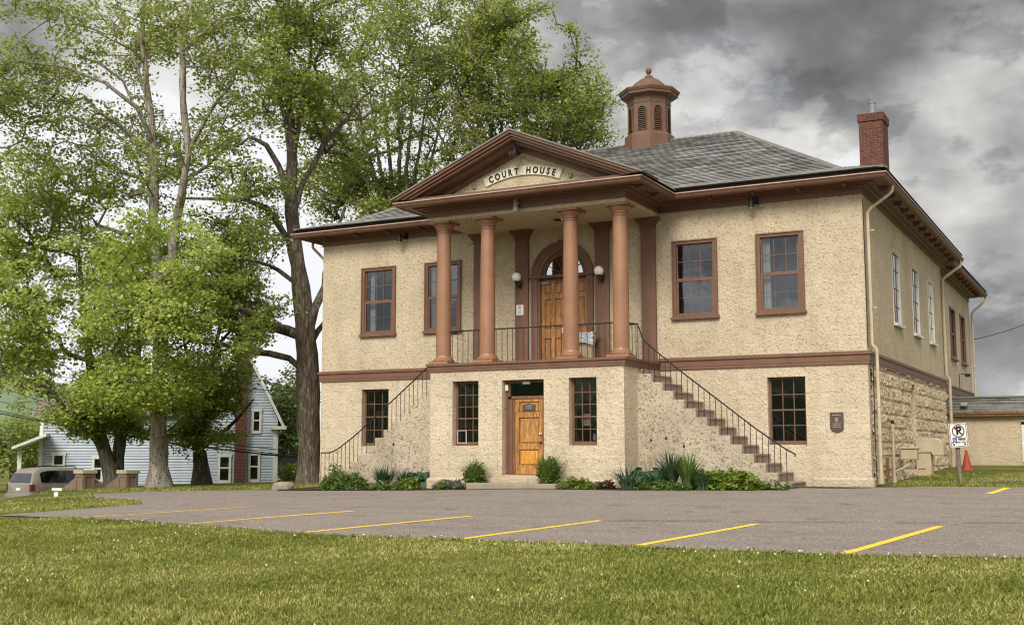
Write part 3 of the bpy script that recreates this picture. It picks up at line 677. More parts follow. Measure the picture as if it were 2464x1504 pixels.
# cornice, gutters, roof
cp = [(0.0, 7.47), (.05, 7.47), (.05, 7.495), (.03, 7.50), (.03, 7.615), (.07, 7.625), (.07, 7.645), (.15, 7.665), (.15, 7.70), (.30, 7.705), (.30, 7.675), (.345, 7.675), (.345, 7.715), (.60, 7.72), (.60, 7.93), (0, 7.93)]
gp = [(.603, 7.715), (.64, 7.695), (.69, 7.705), (.72, 7.75), (.73, 7.805), (.755, 7.808), (.755, 7.828), (.71, 7.828), (.603, 7.81)]
PE = 2.98; PY = -2.47
path1 = [(WX, S1), (WX, 0), (XC-PE, 0), (XC-PE, PY), (XC+PE, PY), (XC+PE, 0), (0, 0), (0, S1), (-.3, S1)]
co = MB(); co.sweep(path1, cp); cor = co.build('cornice', 'brown', court)
co2 = MB(); co2.sweep([(-.3, S1+.02), (-.3, 25), (WX+.3, 25), (WX+.3, S1)], cp); cor2 = co2.build('cornice', 'brown', court)
gu = MB(); gu.sweep([(WX-.0, S1), (WX, 0), (XC-PE, 0), (XC-PE, PY), (XC+PE, PY), (XC+PE, 0), (0, 0), (0, S1+.72)], gp); gut = gu.build('gutter', 'brown', court)
gu = MB(); gu.sweep([(-.3, S1+.5), (-.3, 25.7)], gp); gu.build('gutter', 'brown', court)
lp = MB(); lp.sweep([(WX-.0, S1), (WX, 0), (XC-PE, 0), (XC-PE, PY), (XC+PE, PY), (XC+PE, 0), (0, 0), (0, S1+.72)], [(.752, 7.806), (.764, 7.806), (.764, 7.832), (.752, 7.832)]); lp.build('gutter_lip', 'gutterlip', gut)
def bracket(x, y, ax, s, par):
    b = MB()
    if ax == 'y': b.box(x-.035, x+.035, y-.10*1, y-.52, 7.635, 7.716)
    else: b.box(x+.34 if s > 0 else x-.34, x+.56 if s > 0 else x-.56, y-.05, y+.05, 7.60, 7.716)
    b.build('bracket', 'brown', par, bevel=.008)
for k in range(4): bracket(-.35-k*1.19, 0, 'y', 1, cor); bracket(2*XC+.35+k*1.19, 0, 'y', 1, cor)
for k in range(13): bracket(0, .6+k*1.08, 'x', 1, cor)
for k in range(9): bracket(-.3, S1+1.6+k*1.08, 'x', 1, cor2)
for k in range(2): bracket(XC+PE, -2.6+k*1.1, 'x', 1, cor)
# shingled roof planes: real overlapping courses
def course_plane(mb, A, B, C_, D_, cw=.18, lift=.032):
    A, B, C_, D_ = map(Vector, (A, B, C_, D_)); nrm = (B-A).cross(D_-A)
    if nrm.z < 0: nrm = -nrm
    nrm.normalize(); L = max((D_-A).dot((D_-A).normalized()), .1); h = nrm.cross((B-A).normalized()); hl = abs((D_-A).dot(h)); n = max(1, int(round(hl/cw)))
    ud = (B-A).normalized()
    for i in range(n):
        t0, t1 = i/n, (i+1)/n; jit = 0
        a = A.lerp(D_, t0)+nrm*(lift+jit); b = B.lerp(C_, t0)+nrm*(lift+jit); c = B.lerp(C_, t1)+nrm*.002; d = A.lerp(D_, t1)+nrm*.002
        off = (i*37 % 11)*.05
        uv = [((a-A).dot(ud)+off, i*.15+.001), ((b-A).dot(ud)+off, i*.15+.001), ((c-A).dot(ud)+off, i*.15+.149), ((d-A).dot(ud)+off, i*.15+.149)]
        mb.quad(a, b, c, d, uv)
        up_ = (D_-A).normalized() if (D_-A).length > .1 else h
        a1_, b1_ = a-nrm*.014, b-nrm*.014; mb.quad(a1_, b1_, b, a, [uv[0], uv[1], uv[1], uv[0]])     # butt edge
        a2_, b2_ = a1_+h*.06-nrm*.02, b1_+h*.06-nrm*.02; mb.quad(a2_, b2_, b1_, a1_, [uv[0], uv[1], uv[1], uv[0]])   # undercut below the butt
ro = MB(); e = .70; k_ = .62; ze, zk, zr = 7.955, 8.33, 11.46; RY = 6.85; RXr, RXl = -5.3, 2*XC+5.3; B1 = S1
ring = lambda o, z: [(WX-o, -o, z), (0+o, -o, z), (0+o, B1+o, z), (WX-o, B1+o, z)]
r0, r1 = ring(e, ze), ring(-k_, zk); R1, R0 = (RXr, RY, zr), (RXl, RY, zr)
for i in range(4): course_plane(ro, r0[i], r0[(i+1) % 4], r1[(i+1) % 4], r1[i])
course_plane(ro, r1[0], r1[1], R1, R0); course_plane(ro, r1[1], r1[2], R1, R1); course_plane(ro, r1[2], r1[3], R0, R1); course_plane(ro, r1[3], r1[0], R0, R0)
# rear wing hip
q0 = [(WX+.3-.6, B1, ze), (-.3+.7, B1, ze), (-.3+.7, 25.7, ze), (WX+.3-.6, 25.7, ze)]; q1 = [(XC, B1-4, 10.9), (XC, B1-4, 10.9), (XC, 19, 10.9), (XC, 19, 10.9)]
course_plane(ro, q0[1], q0[2], q1[2], q1[1], .3); course_plane(ro, q0[2], q0[3], q1[2], q1[2], .3); course_plane(ro, q0[3], q0[0], q1[0], q1[2], .3)
roof = ro.build('roof', 'shingle', court, fix=False)
ed = MB(); ed.sweep([(WX, S1), (WX, 0), (XC-PE-.1, 0)], [(.60, 7.93), (.705, 7.925), (.715, 7.975), (.60, 7.99)]); ed.sweep([(XC+PE+.1, 0), (0, 0), (0, S1+.6)], [(.60, 7.93), (.705, 7.925), (.715, 7.975), (.60, 7.99)])
ed.sweep([(-.3, S1+.3), (-.3, 25.6)], [(.60, 7.93), (.705, 7.925), (.715, 7.975), (.60, 7.99)])
ed.build('roof_edge', 'darkgap', roof)
rc = MB()
def capline(a, b, w=.13):
    a, b = Vector(a), Vector(b); n = int((b-a).length/.2); d = (b-a).normalized(); s = d.cross(Vector((0, 0, 1))).normalized()
    for i in range(n):
        p = a.lerp(b, i/n); q = a.lerp(b, (i+1.15)/n); l0, l1 = .055, .03
        for sg in (-1, 1): rc.quad(p+Vector((0, 0, l0)), q+Vector((0, 0, l1)), q+s*sg*w+Vector((0, 0, l1-.075)), p+s*sg*w+Vector((0, 0, l0-.075)))
        rc.quad(p+Vector((0, 0, l0)), p+s*w+Vector((0, 0, l0-.075)), p+Vector((0, 0, -.02)), p-s*w+Vector((0, 0, l0-.075)))
capline(R0, R1); capline(r1[1], R1); capline(r0[1], r1[1]); capline(r1[0], R0); capline(r0[0], r1[0])
MTs = MT['slate']; rc.build('ridge_cap', 'slate', roof, fix=False)
# portico roof and pediment
px0, px1 = XC-PE-.76, XC+PE+.76; za, zap = 7.93, 9.47; yf = PY-.80
pr_ = MB()
for s in (-1, 1):
    A = (XC+s*(PE+.72), yf, za); D_ = (XC, yf, zap)
    a, b, c, d = Vector(A), Vector((A[0], 4.2, za)), Vector((XC, 4.2, zap)), Vector(D_)
    if s < 0: course_plane(pr_, a, b, c, d)
    else: course_plane(pr_, b, a, d, c)
pr_.build('portico_roof', 'shingle', court, fix=False)
ped = MB(); H0, W0 = zap-.015, PE+.72; sl_ = (zap-za)/W0
def chevron(mb, a, b, y0, y1, w=W0, zb=7.90):
    def zline(x, off): return H0-off-abs(x)*sl_
    pts = []
    xo = (H0-a-zb)/sl_; xi = (H0-b-zb)/sl_
    for s in (-1, 1):
        mb.prism([(XC+s*xo, y0, zb), (XC+s*xi, y0, zb), (XC, y0, H0-b), (XC, y0, H0-a)], (0, y1-y0, 0))
chevron(ped, 0, .075, yf, PY); ped1 = MB()
chevron(ped, .06, .15, yf+.06, PY); chevron(ped, .13, .22, yf+.13, PY); chevron(ped, .20, .30, yf+.33, PY); chevron(ped, .28, .44, PY-.10, PY+.02)
pedo = ped.build('pediment', 'brown', court, bevel=.006)
rt_ = MB(); chevron(rt_, -.045, .0, yf-.035, PY+.3); rt_.build('rake_flashing', 'slate', pedo)
ty = MB(); hw = (H0-.35-7.92)/sl_; ty.prism([(XC-hw, PY, 7.92), (XC+hw, PY, 7.92), (XC, PY, H0-.35)], (0, .1, 0)); ty.build('tympanum', 'stucco_smooth', pedo)
ap = MB(); ap.prism([(XC-PE-.6, yf+.12, 7.84), (XC-PE-.6, PY-.0, 8.05), (XC-PE-.6, PY-.0, 7.9), (XC-PE-.6, yf+.12, 7.80)], (2*PE+1.2, 0, 0)); ap.build('cornice_apron', 'slate', pedo)
kn = MB()
for x in (-10.05, -7.09):
    t = MB().lathe([(.0, 0), (.065, .0), (.065, .03), (.045, .05), (0, .055)], (0, 0), 16, cap=False); kn.add([(x+v.x, PY-.0-v.z, 8.20+v.y) for v in t.v], t.f)
kn.build('tie_bolt', 'steel', pedo)
# sign: arched board with raised letters
SX, SR = XC-.01, 3.22; zc = 8.64-SR; a1 = math.asin(1.215/SR)
sb = MB(); n = 28; yb0, yb1 = PY-.045, PY-.002
for lay, (ro_, ri_, aa, y0_) in enumerate([(SR, SR-.265, a1, yb0)]):
    for i in range(n):
        t0 = -aa+2*aa*i/n; t1 = -aa+2*aa*(i+1)/n
        q = [(SX+ri_*sin(t0), zc+ri_*cos(t0)), (SX+ri_*sin(t1), zc+ri_*cos(t1)), (SX+ro_*sin(t1), zc+ro_*cos(t1)), (SX+ro_*sin(t0), zc+ro_*cos(t0))]
        sb.quad(*[(p[0], y0_, p[1]) for p in q]); sb.quad(*[(p[0], y0_ if j < 2 else yb1, p[1]) for j, p in enumerate((q[0], q[1], q[1], q[0]))]); sb.quad(*[(p[0], y0_ if j < 2 else yb1, p[1]) for j, p in enumerate((q[3], q[2], q[2], q[3]))])
for t0 in (-a1, a1):
    q = [(SX+(SR-.265)*sin(t0), zc+(SR-.265)*cos(t0)), (SX+SR*sin(t0), zc+SR*cos(t0))]; sb.quad((q[0][0], yb0, q[0][1]), (q[1][0], yb0, q[1][1]), (q[1][0], yb1, q[1][1]), (q[0][0], yb1, q[0][1]))
sgn = sb.build('sign_board', 'cream', court)
sr_ = MB()
for rr in (SR-.012, SR-.253):
    for i in range(n):
        t0 = -a1+2*a1*i/n; t1 = -a1+2*a1*(i+1)/n
        f = lambda r, t: (SX+r*sin(t), yb0-.006, zc+r*cos(t)); sr_.quad(f(rr-.008, t0), f(rr-.008, t1), f(rr+.008, t1), f(rr+.008, t0))
sr_.build('sign_border', 'curtain', sgn, fix=False)
def text_mb(s, size, ext=.004, shear=0.0, bold=0.0, sx=1.0):
    c = bpy.data.curves.new('t', 'FONT'); c.body = s; c.size = size; c.extrude = ext; c.align_x = 'CENTER'; c.align_y = 'CENTER'; c.shear = shear; c.offset = bold; c.resolution_u = 3
    o = bpy.data.objects.new('t', c); COL.objects.link(o); dg = bpy.context.evaluated_depsgraph_get(); me = bpy.data.meshes.new_from_object(o.evaluated_get(dg))
    m = MB(); m.v = [Vector((v.co.x*sx, v.co.y, v.co.z)) for v in me.vertices]; m.f = [tuple(p.vertices) for p in me.polygons]
    bpy.data.objects.remove(o); bpy.data.curves.remove(c); bpy.data.meshes.remove(me); return m
tm = MB(); word = 'COURT HOUSE'; wid = {'C': 1.0, 'O': 1.08, 'U': 1.0, 'R': .95, 'T': .92, ' ': .85, 'H': 1.02, 'S': .88, 'E': .86}
tot = sum(wid[c] for c in word); pos = 0; span = 2*a1*.90
for ch in word:
    w_ = wid[ch]; ang = -span/2+span*(pos+w_/2)/tot; pos += w_
    if ch == ' ': continue
    t = text_mb(ch, .25, .006, 0, .0075, .80); rr = SR-.136
    x0 = (min(v.x for v in t.v)+max(v.x for v in t.v))/2; y0 = (min(v.y for v in t.v)+max(v.y for v in t.v))/2
    tm.add([(SX+(rr+v.y-y0)*sin(ang)+(v.x-x0)*cos(ang), yb0-.012-v.z, zc+(rr+v.y-y0)*cos(ang)-(v.x-x0)*sin(ang)) for v in t.v], t.f)
tm.build('lettering', 'black', sgn)
# entablature beam and portico ceiling
bm_ = MB(); bm_.box(XC-PE+.004, XC+PE-.004, PY+.004, -.002, 7.362, 7.60); bm_.build('portico_ceiling', 'stucco_smooth', court)
cl = MB(); cl.lathe([(.0, 7.26), (.07, 7.265), (.11, 7.30), (.12, 7.34), (.12, 7.363)], (-7.85, -1.25), 18, cap=False); cl.build('ceiling_light', 'globe', court, smooth=True)
MB().lathe([(.0, 7.347), (.13, 7.347), (.13, 7.363)], (-8.15, -1.05), 18, cap=False).build('ceiling_plate', 'darkgap', court)
# columns
def column(x, y=-2.13):
    C_ = MB().lathe([(.218, 3.55), (.2175, 3.9), (.214, 4.9), (.205, 5.9), (.190, 7.03)], (x, y), 32).build('column', 'brown_col', court, smooth=True)
    b = MB().box(x-.31, x+.31, y-.31, y+.31, 3.305, 3.385); b.lathe([(.29, 3.386), (.305, 3.41), (.305, 3.43), (.285, 3.455), (.26, 3.46), (.262, 3.475), (.25, 3.49), (.235, 3.50), (.225, 3.53), (.219, 3.56)], (x, y), 32)
    b.build('column_base', 'brown_col', C_, smooth=True)
    t = MB().lathe([(.190, 7.03), (.195, 7.035), (.212, 7.05), (.212, 7.068), (.192, 7.08), (.192, 7.14), (.215, 7.15), (.215, 7.165), (.228, 7.175), (.228, 7.19), (.215, 7.20), (.24, 7.235), (.272, 7.275), (.285, 7.30), (.29, 7.32), (.275, 7.335)], (x, y), 32)
    t.box(x-.325, x+.325, y-.325, y+.325, 7.335, 7.40)
    t.xf(lambda v: (v.x, v.y, v.z-.038 if v.z > 7.07 else v.z)); t.build('capital', 'brown_col', C_, smooth=True)
for s in (-2.70, -1.285, 1.255, 2.69): column(XC+s)
def pilaster(x):
    b = MB().box(x-.21, x+.21, -.10, 0, 3.305, 7.10)
    P = b.build('pilaster', 'brown_pil', court, bevel=.006)
    c = MB()
    for (w, d, z0, z1) in ((.235, .125, 7.12, 7.15), (.22, .11, 7.15, 7.22), (.25, .14, 7.22, 7.25), (.275, .165, 7.25, 7.29), (.30, .19, 7.29, 7.33), (.335, .225, 7.33, 7.36), (.345, .235, 7.36, 7.399)): c.box(x-w, x+w, -d, 0, z0-.037, z1-.037)
    c.build('capital', 'brown_pil', P)
for s in (-2.68, -1.28, 1.28, 2.68): pilaster(XC+s)
pb_ = MB().box(XC+2.68-.24, XC+2.68+.24, -.13, 0, 3.06, 3.30); pb_.box(XC+2.68-.27, XC+2.68+.27, -.16, 0, 2.95, 3.06); pb_.build('pilaster_foot', 'brown_pil', court, bevel=.006)
# balcony door
df = MB(); y_ = -.07
for i in range(32):
    a0 = pi*i/32; a1_ = pi*(i+1)/32
    for (ri, ro2, y0_) in ((DR, DR+.16, -.055), (DR+.15, DR+.215, -.085)):
        f = lambda r, a, y: Vector((XC+r*cos(a), y, DZ+r*sin(a)))
        df.add([f(ri, a0, y0_), f(ro2, a0, y0_), f(ro2, a1_, y0_), f(ri, a1_, y0_), f(ri, a0, .0), f(ro2, a0, .0), f(ro2, a1_, .0), f(ri, a1_, .0)], [(0, 1, 2, 3), (0, 3, 7, 4), (1, 5, 6, 2)])
for s in (-1, 1):
    df.box(XC+s*DR, XC+s*(DR+.16), -.055, 0, 3.305, DZ); df.box(XC+s*(DR+.15), XC+s*(DR+.21), -.08, -.001, 3.305, DZ-.002)
    df.box(XC+s*(DR-.045), XC+s*DR, .05, .235, 3.305, DZ)
df.box(XC-DR-.28, XC+DR+.28, -.13, 0, DZ+.0, DZ+.035); df.box(XC-DR-.24, XC+DR+.24, -.10, 0, DZ-.04, DZ); df.box(XC-DR, XC+DR, 0, .2, DZ-.04, DZ+.05)
df.prism([(XC-.06, -.12, DZ+DR-.0), (XC+.06, -.12, DZ+DR-.0), (XC+.085, -.12, DZ+DR+.27), (XC-.085, -.12, DZ+DR+.27)], (0, .12, 0))
dfo = df.build('arched_door_surround', 'brown_pil', court, fix=True)
fl = MB(); fr_ = .60
for i in range(20):
    a0 = pi*i/20; a1_ = pi*(i+1)/20; f = lambda r, a, y: (XC+r*cos(a), y, DZ+.05+r*sin(a)*.98)
    fl.quad(f(fr_, a0, .13), f(DR+.02, a0, .13), f(DR+.02, a1_, .13), f(fr_, a1_, .13)); fl.quad(f(fr_, a0, .13), f(fr_, a0, .19), f(fr_, a1_, .19), f(fr_, a1_, .13))
for a in (30, 62, 90, 118, 150):
    a = radians(a); d = Vector((cos(a), 0, sin(a))); p = Vector((XC, .15, DZ+.05)); fl.tube([p+d*.12, p+d*.62], .012, 4)
fl.tube([(XC+.16*cos(pi*i/10), .15, DZ+.05+.16*sin(pi*i/10)) for i in range(11)], .014, 4)
fl.build('fanlight_frame', 'brown_pil', dfo, fix=False)
g = MB(); o = len(g.v); g.v.append(Vector((XC, .17, DZ+.05)))
for i in range(21): a = pi*i/20; g.v.append(Vector((XC+.62*cos(a), .17, DZ+.05+.62*sin(a))))
g.f += [(0, i+1, i+2) for i in range(20)]; g.build('fanlight_glass', 'glass_sky', dfo, fix=False)
MB().box(XC-.8, XC+.8, .45, .47, DZ, DZ+.8).build('interior', 'interior', dfo)
def door_leaf(x0, x1, z0, z1, yf_, panels, mat='wood', parent=None, name='door', pm=None, th=.05):
    D_ = MB().box(x0, x1, yf_+.04, yf_+.04+th, z0, z1)
    us = sorted({x0, x1, *[p[0] for p in panels], *[p[1] for p in panels]}); zs_ = sorted({z0, z1, *[p[2] for p in panels], *[p[3] for p in panels]})
    for a, b in zip(us[:-1], us[1:]):
        for c, d in zip(zs_[:-1], zs_[1:]):
            m, n2 = (a+b)/2, (c+d)/2
            if not any(p[0] < m < p[1] and p[2] < n2 < p[3] for p in panels): D_.quad((a, yf_, c), (b, yf_, c), (b, yf_, d), (a, yf_, d))
    for (a, b, c, d) in panels:
        for q in (((a, c), (a, d)), ((b, c), (b, d)), ((a, c), (b, c)), ((a, d), (b, d))): D_.quad((q[0][0], yf_, q[0][1]), (q[1][0], yf_, q[1][1]), (q[1][0], yf_+.04, q[1][1]), (q[0][0], yf_+.04, q[0][1]))
    for (a, b) in ((x0, x0), (x1, x1)): D_.quad((a, yf_, z0), (a, yf_, z1), (a, yf_+.02, z1), (a, yf_+.02, z0))
    o = D_.build(name, mat, parent, fix=True)
    for (a, b, c, d), m in zip(panels, pm or [mat]*len(panels)): p = MB().box(a+.035, b-.035, yf_+.012, yf_+.039, c+.035, d-.035); p.build('panel', m, o, bevel=.01)
    return o
for s in (-1, 1):
    xa, xb = (XC-.735, XC-.004) if s < 0 else (XC+.004, XC+.735); w_ = xb-xa; pn = []
    for (c, d) in ((3.47, 4.15), (4.42, 5.30), (5.44, 5.76)):
        for (a, b) in ((.14, .44), (.58, .88)): pn.append((xa+w_*a, xa+w_*b, c, d))
    dl = door_leaf(xa, xb, 3.32, DZ-.05, .14, pn, 'wood_brown', court, 'balcony_door')
    if s < 0:
        MB().box(xb-.09, xb-.02, .115, .14, 4.28, 4.44).build('handle', 'chrome', dl, bevel=.005); MB().box(xa, xa+.27, .10, .14, 5.74, 5.83).build('door_closer', 'grey', dl, bevel=.008)
    hg = MB()
    for zz in (3.6, 4.6, 5.6): hg.box(xa-.012 if s < 0 else xb-.006, xa+.006 if s < 0 else xb+.012, .128, .145, zz, zz+.13)
    hg.build('hinge', 'iron', dl)
# ground floor door
yd = -2.26
ef = MB()
lframe(ef, TP, -9.155, -7.915, .27, 2.80, .06, -.30, -.20, .03, .07); lbox(ef, TP, -9.095, -8.98, -.31, -.235, .30, 2.30)
efo = ef.build('entrance_frame', 'brown', court, bevel=.004)
ej = MB(); lbox(ej, TP, -8.98, -8.88, -.31, -.25, .30, 2.30); lbox(ej, TP, -8.07, -7.975, -.31, -.245, .30, 2.30); lbox(ej, TP, -9.0, -7.975, -.31, -.215, 2.30, 2.375); lbox(ej, TP, -9.09, -9.03, -.31, -.225, 2.36, 2.74)
ej.build('jamb', 'wood_dark', efo, bevel=.004)
g = MB(); lquad(g, TP, -9.06, -7.97, 2.375, 2.73, -.27); g.build('transom_glass', 'glass_dark', efo, fix=False); room(TP, -9.0, -8.0, 2.38, 2.72, efo, n=-.32)
ed_ = door_leaf(-8.88, -8.07, .30, 2.30, yd, [(-8.77, -8.17, 1.93, 2.22), (-8.77, -8.17, 1.10, 1.80), (-8.77, -8.17, .52, .95)], 'wood', court, 'entrance_door', ['wood', 'wood', 'wood_gold'])
np_ = MB(); np_.prism([(-8.66, yd-.012, 1.985), (-8.28, yd-.012, 1.985), (-8.28, yd-.012, 2.135), (-8.36, yd-.012, 2.15), (-8.42, yd-.012, 2.175), (-8.52, yd-.012, 2.175), (-8.58, yd-.012, 2.15), (-8.66, yd-.012, 2.135)], (0, .02, 0))
npo = np_.build('number_plate', 'bronze', ed_, bevel=.006)
t = text_mb('377', .15, .004, 0, .002, .8); MB_ = MB(); MB_.add([(-8.47+v.x, yd-.018-v.z, 2.065+v.y) for v in t.v], t.f); MB_.build('house_number', 'grey', npo)
for zz, m in ((1.36, 'chrome'), (1.13, 'iron')):
    h = MB(); tt = MB().lathe([(0, 0), (.028, 0), (.03, .01), (.015, .02), (.015, .04), (.03, .055), (.028, .075), (0, .085)], (0, 0), 14, cap=False); h.add([(-8.115+v.x, yd-v.z, zz+v.y) for v in tt.v], tt.f); h.build('handle' if m == 'iron' else 'lock', m, ed_, smooth=True)
fx = MB(); lbox(fx, TP, -8.60, -8.38, -.22, -.10, 2.68, 2.77); fx.build('entrance_light', 'grey', court, bevel=.02)
fx = MB(); lbox(fx, TP, -9.14, -9.06, -.20, -.13, 2.52, 2.68); fx.build('alarm_box', 'whitetrim', court, bevel=.01)
MB().box(-9.3, -7.8, -2.85, -2.25, -.4, .20).build('door_sill', 'stucco_smooth', court, bevel=.02)
# stairs
SN = 13; X0s, ST, RS = 2.995, .2975, .2315
def stairs(s):
    st = MB(); 
    lo = X0s-.12; pts = [(lo, -.5), (lo, 3.10), (X0s, 3.10)] if False else [(2.88, -.5), (2.88, 2.915)]
    w = MB(); prof_ = [(2.88, -.5), (2.88, 2.915)]
    for i in range(SN): xa = X0s+ST*i; prof_ += [(xa+ST, 2.915-RS*i), (xa+ST, 2.915-RS*(i+1) if i < SN-1 else -.5)]
    P = [(XC+s*p[0], -1.57, p[1]) for p in prof_]
    w.prism(P, (0, .17, 0)); W = w.build('stair_side_wall', 'stucco_stain', court, bevel=.012)
    prof_ = [(2.9, -.5), (2.9, 3.07), (X0s-.02, 3.07), (X0s-.02, 2.91)]
    for i in range(SN):
        xa = X0s+ST*i; z = 2.910-RS*i; prof_ += [(xa+ST+.02, z), (xa+ST+.02, z-.05), (xa+ST-.005, z-.05), (xa+ST-.005, z-RS if i < SN-1 else -.5)]
    t = MB(); P = [(XC+s*p[0], -1.398, p[1]) for p in prof_]; t.prism(P, (0, 1.33, 0)); t.build('stair', 'tread', court, bevel=.008)
    # landing slab at the foot
    MB().box(XC+s*(X0s+ST*SN-.02), XC+s*(X0s+ST*SN+.46), -1.7, -.35, -.5, -.02 if s > 0 else -.12).build('stair_foot', 'concrete', court, bevel=.02)
for s in (-1, 1): stairs(s)
def rail(path, bal, name='railing', r=.019, extra=None):
    m = MB(); m.tube(path, r, 8)
    for (p, zb, zt) in bal: m.tube([(p[0], p[1], zb), (p[0], p[1], zt)], .0095, 5)
    m.build(name, 'iron', court, smooth=True)
def ztop(dx):      # height of the handrail over the stair, dx from the axis
    tab = [(2.90, 4.24), (2.96, 4.05), (3.02, 3.86), (3.23, 3.65), (3.50, 3.42), (4.17, 2.88), (4.78, 2.41), (5.39, 1.94), (6.00, 1.47), (6.70, .98), (6.97, .83)]
    if dx <= tab[0][0]: return tab[0][1]
    for (a, za_), (b, zb_) in zip(tab[:-1], tab[1:]):
        if dx <= b: return za_+(zb_-za_)*(dx-a)/(b-a)
    return tab[-1][1]
def tread_z(dx):
    if dx < X0s: return 3.31
    i = int((dx-X0s)/ST); return 2.915-RS*min(i, SN-1) if dx < X0s+ST*SN else .0
for s in (-1, 1):
    yr = -1.49; pts = [(XC+s*2.62, yr, 4.24), (XC+s*2.88, yr, 4.24)]
    d = 2.92
    while d < 6.98: pts.append((XC+s*d, yr, ztop(d))); d += .12
    if s > 0: pts += [(XC+6.985, yr, .82), (XC+6.99, yr, .76)]
    else: pts = pts[:-5]+[(XC-6.62, yr, 1.06), (XC-6.76, yr, .97), (XC-6.92, yr, .90), (XC-7.08, yr, .865), (XC-7.36, yr, .85)]
    bal = []; d = 2.88
    bal.append(((XC+s*2.9, yr), 3.31, 4.24)); d = X0s+.06
    while d < (6.9 if s > 0 else 7.38):
        zt = ztop(d) if (s > 0 or d < 6.55) else max(.855, 1.06-(d-6.62)*.9)
        bal.append(((XC+s*d, yr), tread_z(d)-.02 if d < X0s+ST*SN else -.15, zt)); d += ST/2
    rail(pts, bal, 'stair_railing')
yc = -2.13
def flat_rail(a, b, n):
    a, b = Vector(a), Vector(b); rail([a, b], [((a.lerp(b, (i+.5)/n).x, a.lerp(b, (i+.5)/n).y), 3.30, a.z) for i in range(n)], 'balcony_railing')
flat_rail((XC-2.49, yc, 4.24), (XC-1.49, yc, 4.24), 6); flat_rail((XC-1.08, yc, 4.24), (XC+1.05, yc, 4.24), 13); flat_rail((XC+1.46, yc, 4.24), (XC+2.49, yc, 4.24), 6)
for s in (-1, 1): flat_rail((XC+s*2.75, yc+.2, 4.24), (XC+s*2.90, -1.49, 4.24), 3)
# globe wall lamps
for s in (-1, 1):
    x = XC+s*1.305; y = -.36; z = 5.97
    w = MB(); w.box(x-.05, x+.05, -.12, -.10, z-.34, z-.14); w.tube([(x, -.11, z-.25), (x, -.2, z-.30), (x, -.30, z-.28), (x, y, z-.18)], .016, 6); w.lathe([(.02, z-.32), (.03, z-.22), (.075, z-.17), (.08, z-.14)], (x, y), 14)
    w.lathe([(.0, z-.40), (.02, z-.36), (.012, z-.30)], (x, y), 8, cap=False)
    W = w.build('wall_lamp', 'iron', court, smooth=True)
    MB().lathe([(.14*sin(pi*i/16)+.0001, z-.035-.14*cos(pi*i/16)) for i in range(17)], (x, y), 24, cap=False).build('globe', 'globe', W, smooth=True)
sg = MB().box(XC-1.44, XC-1.21, -.108, -.10, 4.85, 5.15); sgo = sg.build('notice_sign', 'white', court)
rg = MB(); rg.tube([(XC-1.325+.045*cos(2*pi*i/16), -.112, 5.075+.045*sin(2*pi*i/16)) for i in range(17)], .006, 4); rg.tube([(XC-1.355, -.112, 5.105), (XC-1.295, -.112, 5.045)], .005, 4); rg.build('prohibition_ring', 'red', sgo)
tx = MB(); tx.box(XC-1.35, XC-1.30, -.112, -.1085, 5.068, 5.08)
for k in range(5): tx.box(XC-1.40+(k % 2)*.02, XC-1.25-(k % 2)*.02, -.112, -.1085, 4.985-k*.024, 4.993-k*.024)
tx.build('sign_text', 'grey', sgo)
# floodlights
def flood(x, y, z, mat, L=.26, r=.075, sub='globe'):
    m = MB(); m.lathe([(r*.75, z+L), (r*.8, z+L*.95), (r*.8, z+L*.4), (r, z+L*.35), (r, z)], (x, y), 16, cap=True); m.box(x-.015, x+.09, y+.02, y+.25, z+L*.6, z+L*.75); m.box(x+.02, x+.12, y+.18, y+.26, z+L*.5, z+L+.05)
    o = m.build('floodlight', mat, court, smooth=True); MB().lathe([(0, z-.004), (r*.85, z-.004), (r*.85, z+.01)], (x, y), 14, cap=False).build('lens', sub, o)
flood(-2.82, -.30, 7.32, 'iron'); flood(-13.93, -.30, 7.32, 'iron'); flood(-8.66, PY-.18, 7.36, 'steel', .34, .085)
MB().lathe([(0, 0), (.06, 0), (.06, .04)], (0, 0), 12, cap=False).xf(lambda v: (-2.62+v.x, -.01-v.z, 7.40+v.y)).build('sensor', 'beigemetal', court)
m = MB(); m.tube([(XC-.02, PY-.45, 9.16), (XC-.03, PY-.45, 9.02), (XC-.02, PY-.48, 8.92)], .03, 8); m.box(XC-.14, XC+.10, PY-.62, PY-.36, 8.84, 8.92); m.box(XC-.10, XC-.04, PY-.64, PY-.58, 8.78, 8.84); m.box(XC+.02, XC+.08, PY-.60, PY-.54, 8.78, 8.84); m.build('apex_lamp', 'iron', court, bevel=.01)
# plaque
pq = MB(); pq.prism([(-.99, -.0, 1.88), (-.65, -.0, 1.88), (-.65, -.0, 1.46), (-.70, 0, 1.40), (-.82, -.0, 1.36), (-.94, 0, 1.40), (-.99, -.0, 1.46)], (0, -.04, 0)); pqo = pq.build('plaque', 'bronze', court, bevel=.012)
pe = MB(); 
for k in range(3): pe.box(-.92, -.72, -.046, -.041, 1.58-k*.045, 1.60-k*.045)
pe.box(-.86, -.78, -.048, -.041, 1.63, 1.74); pe.box(-.93, -.71, -.046, -.041, 1.79, 1.815); pe.build('plaque_relief', 'tread', pqo)
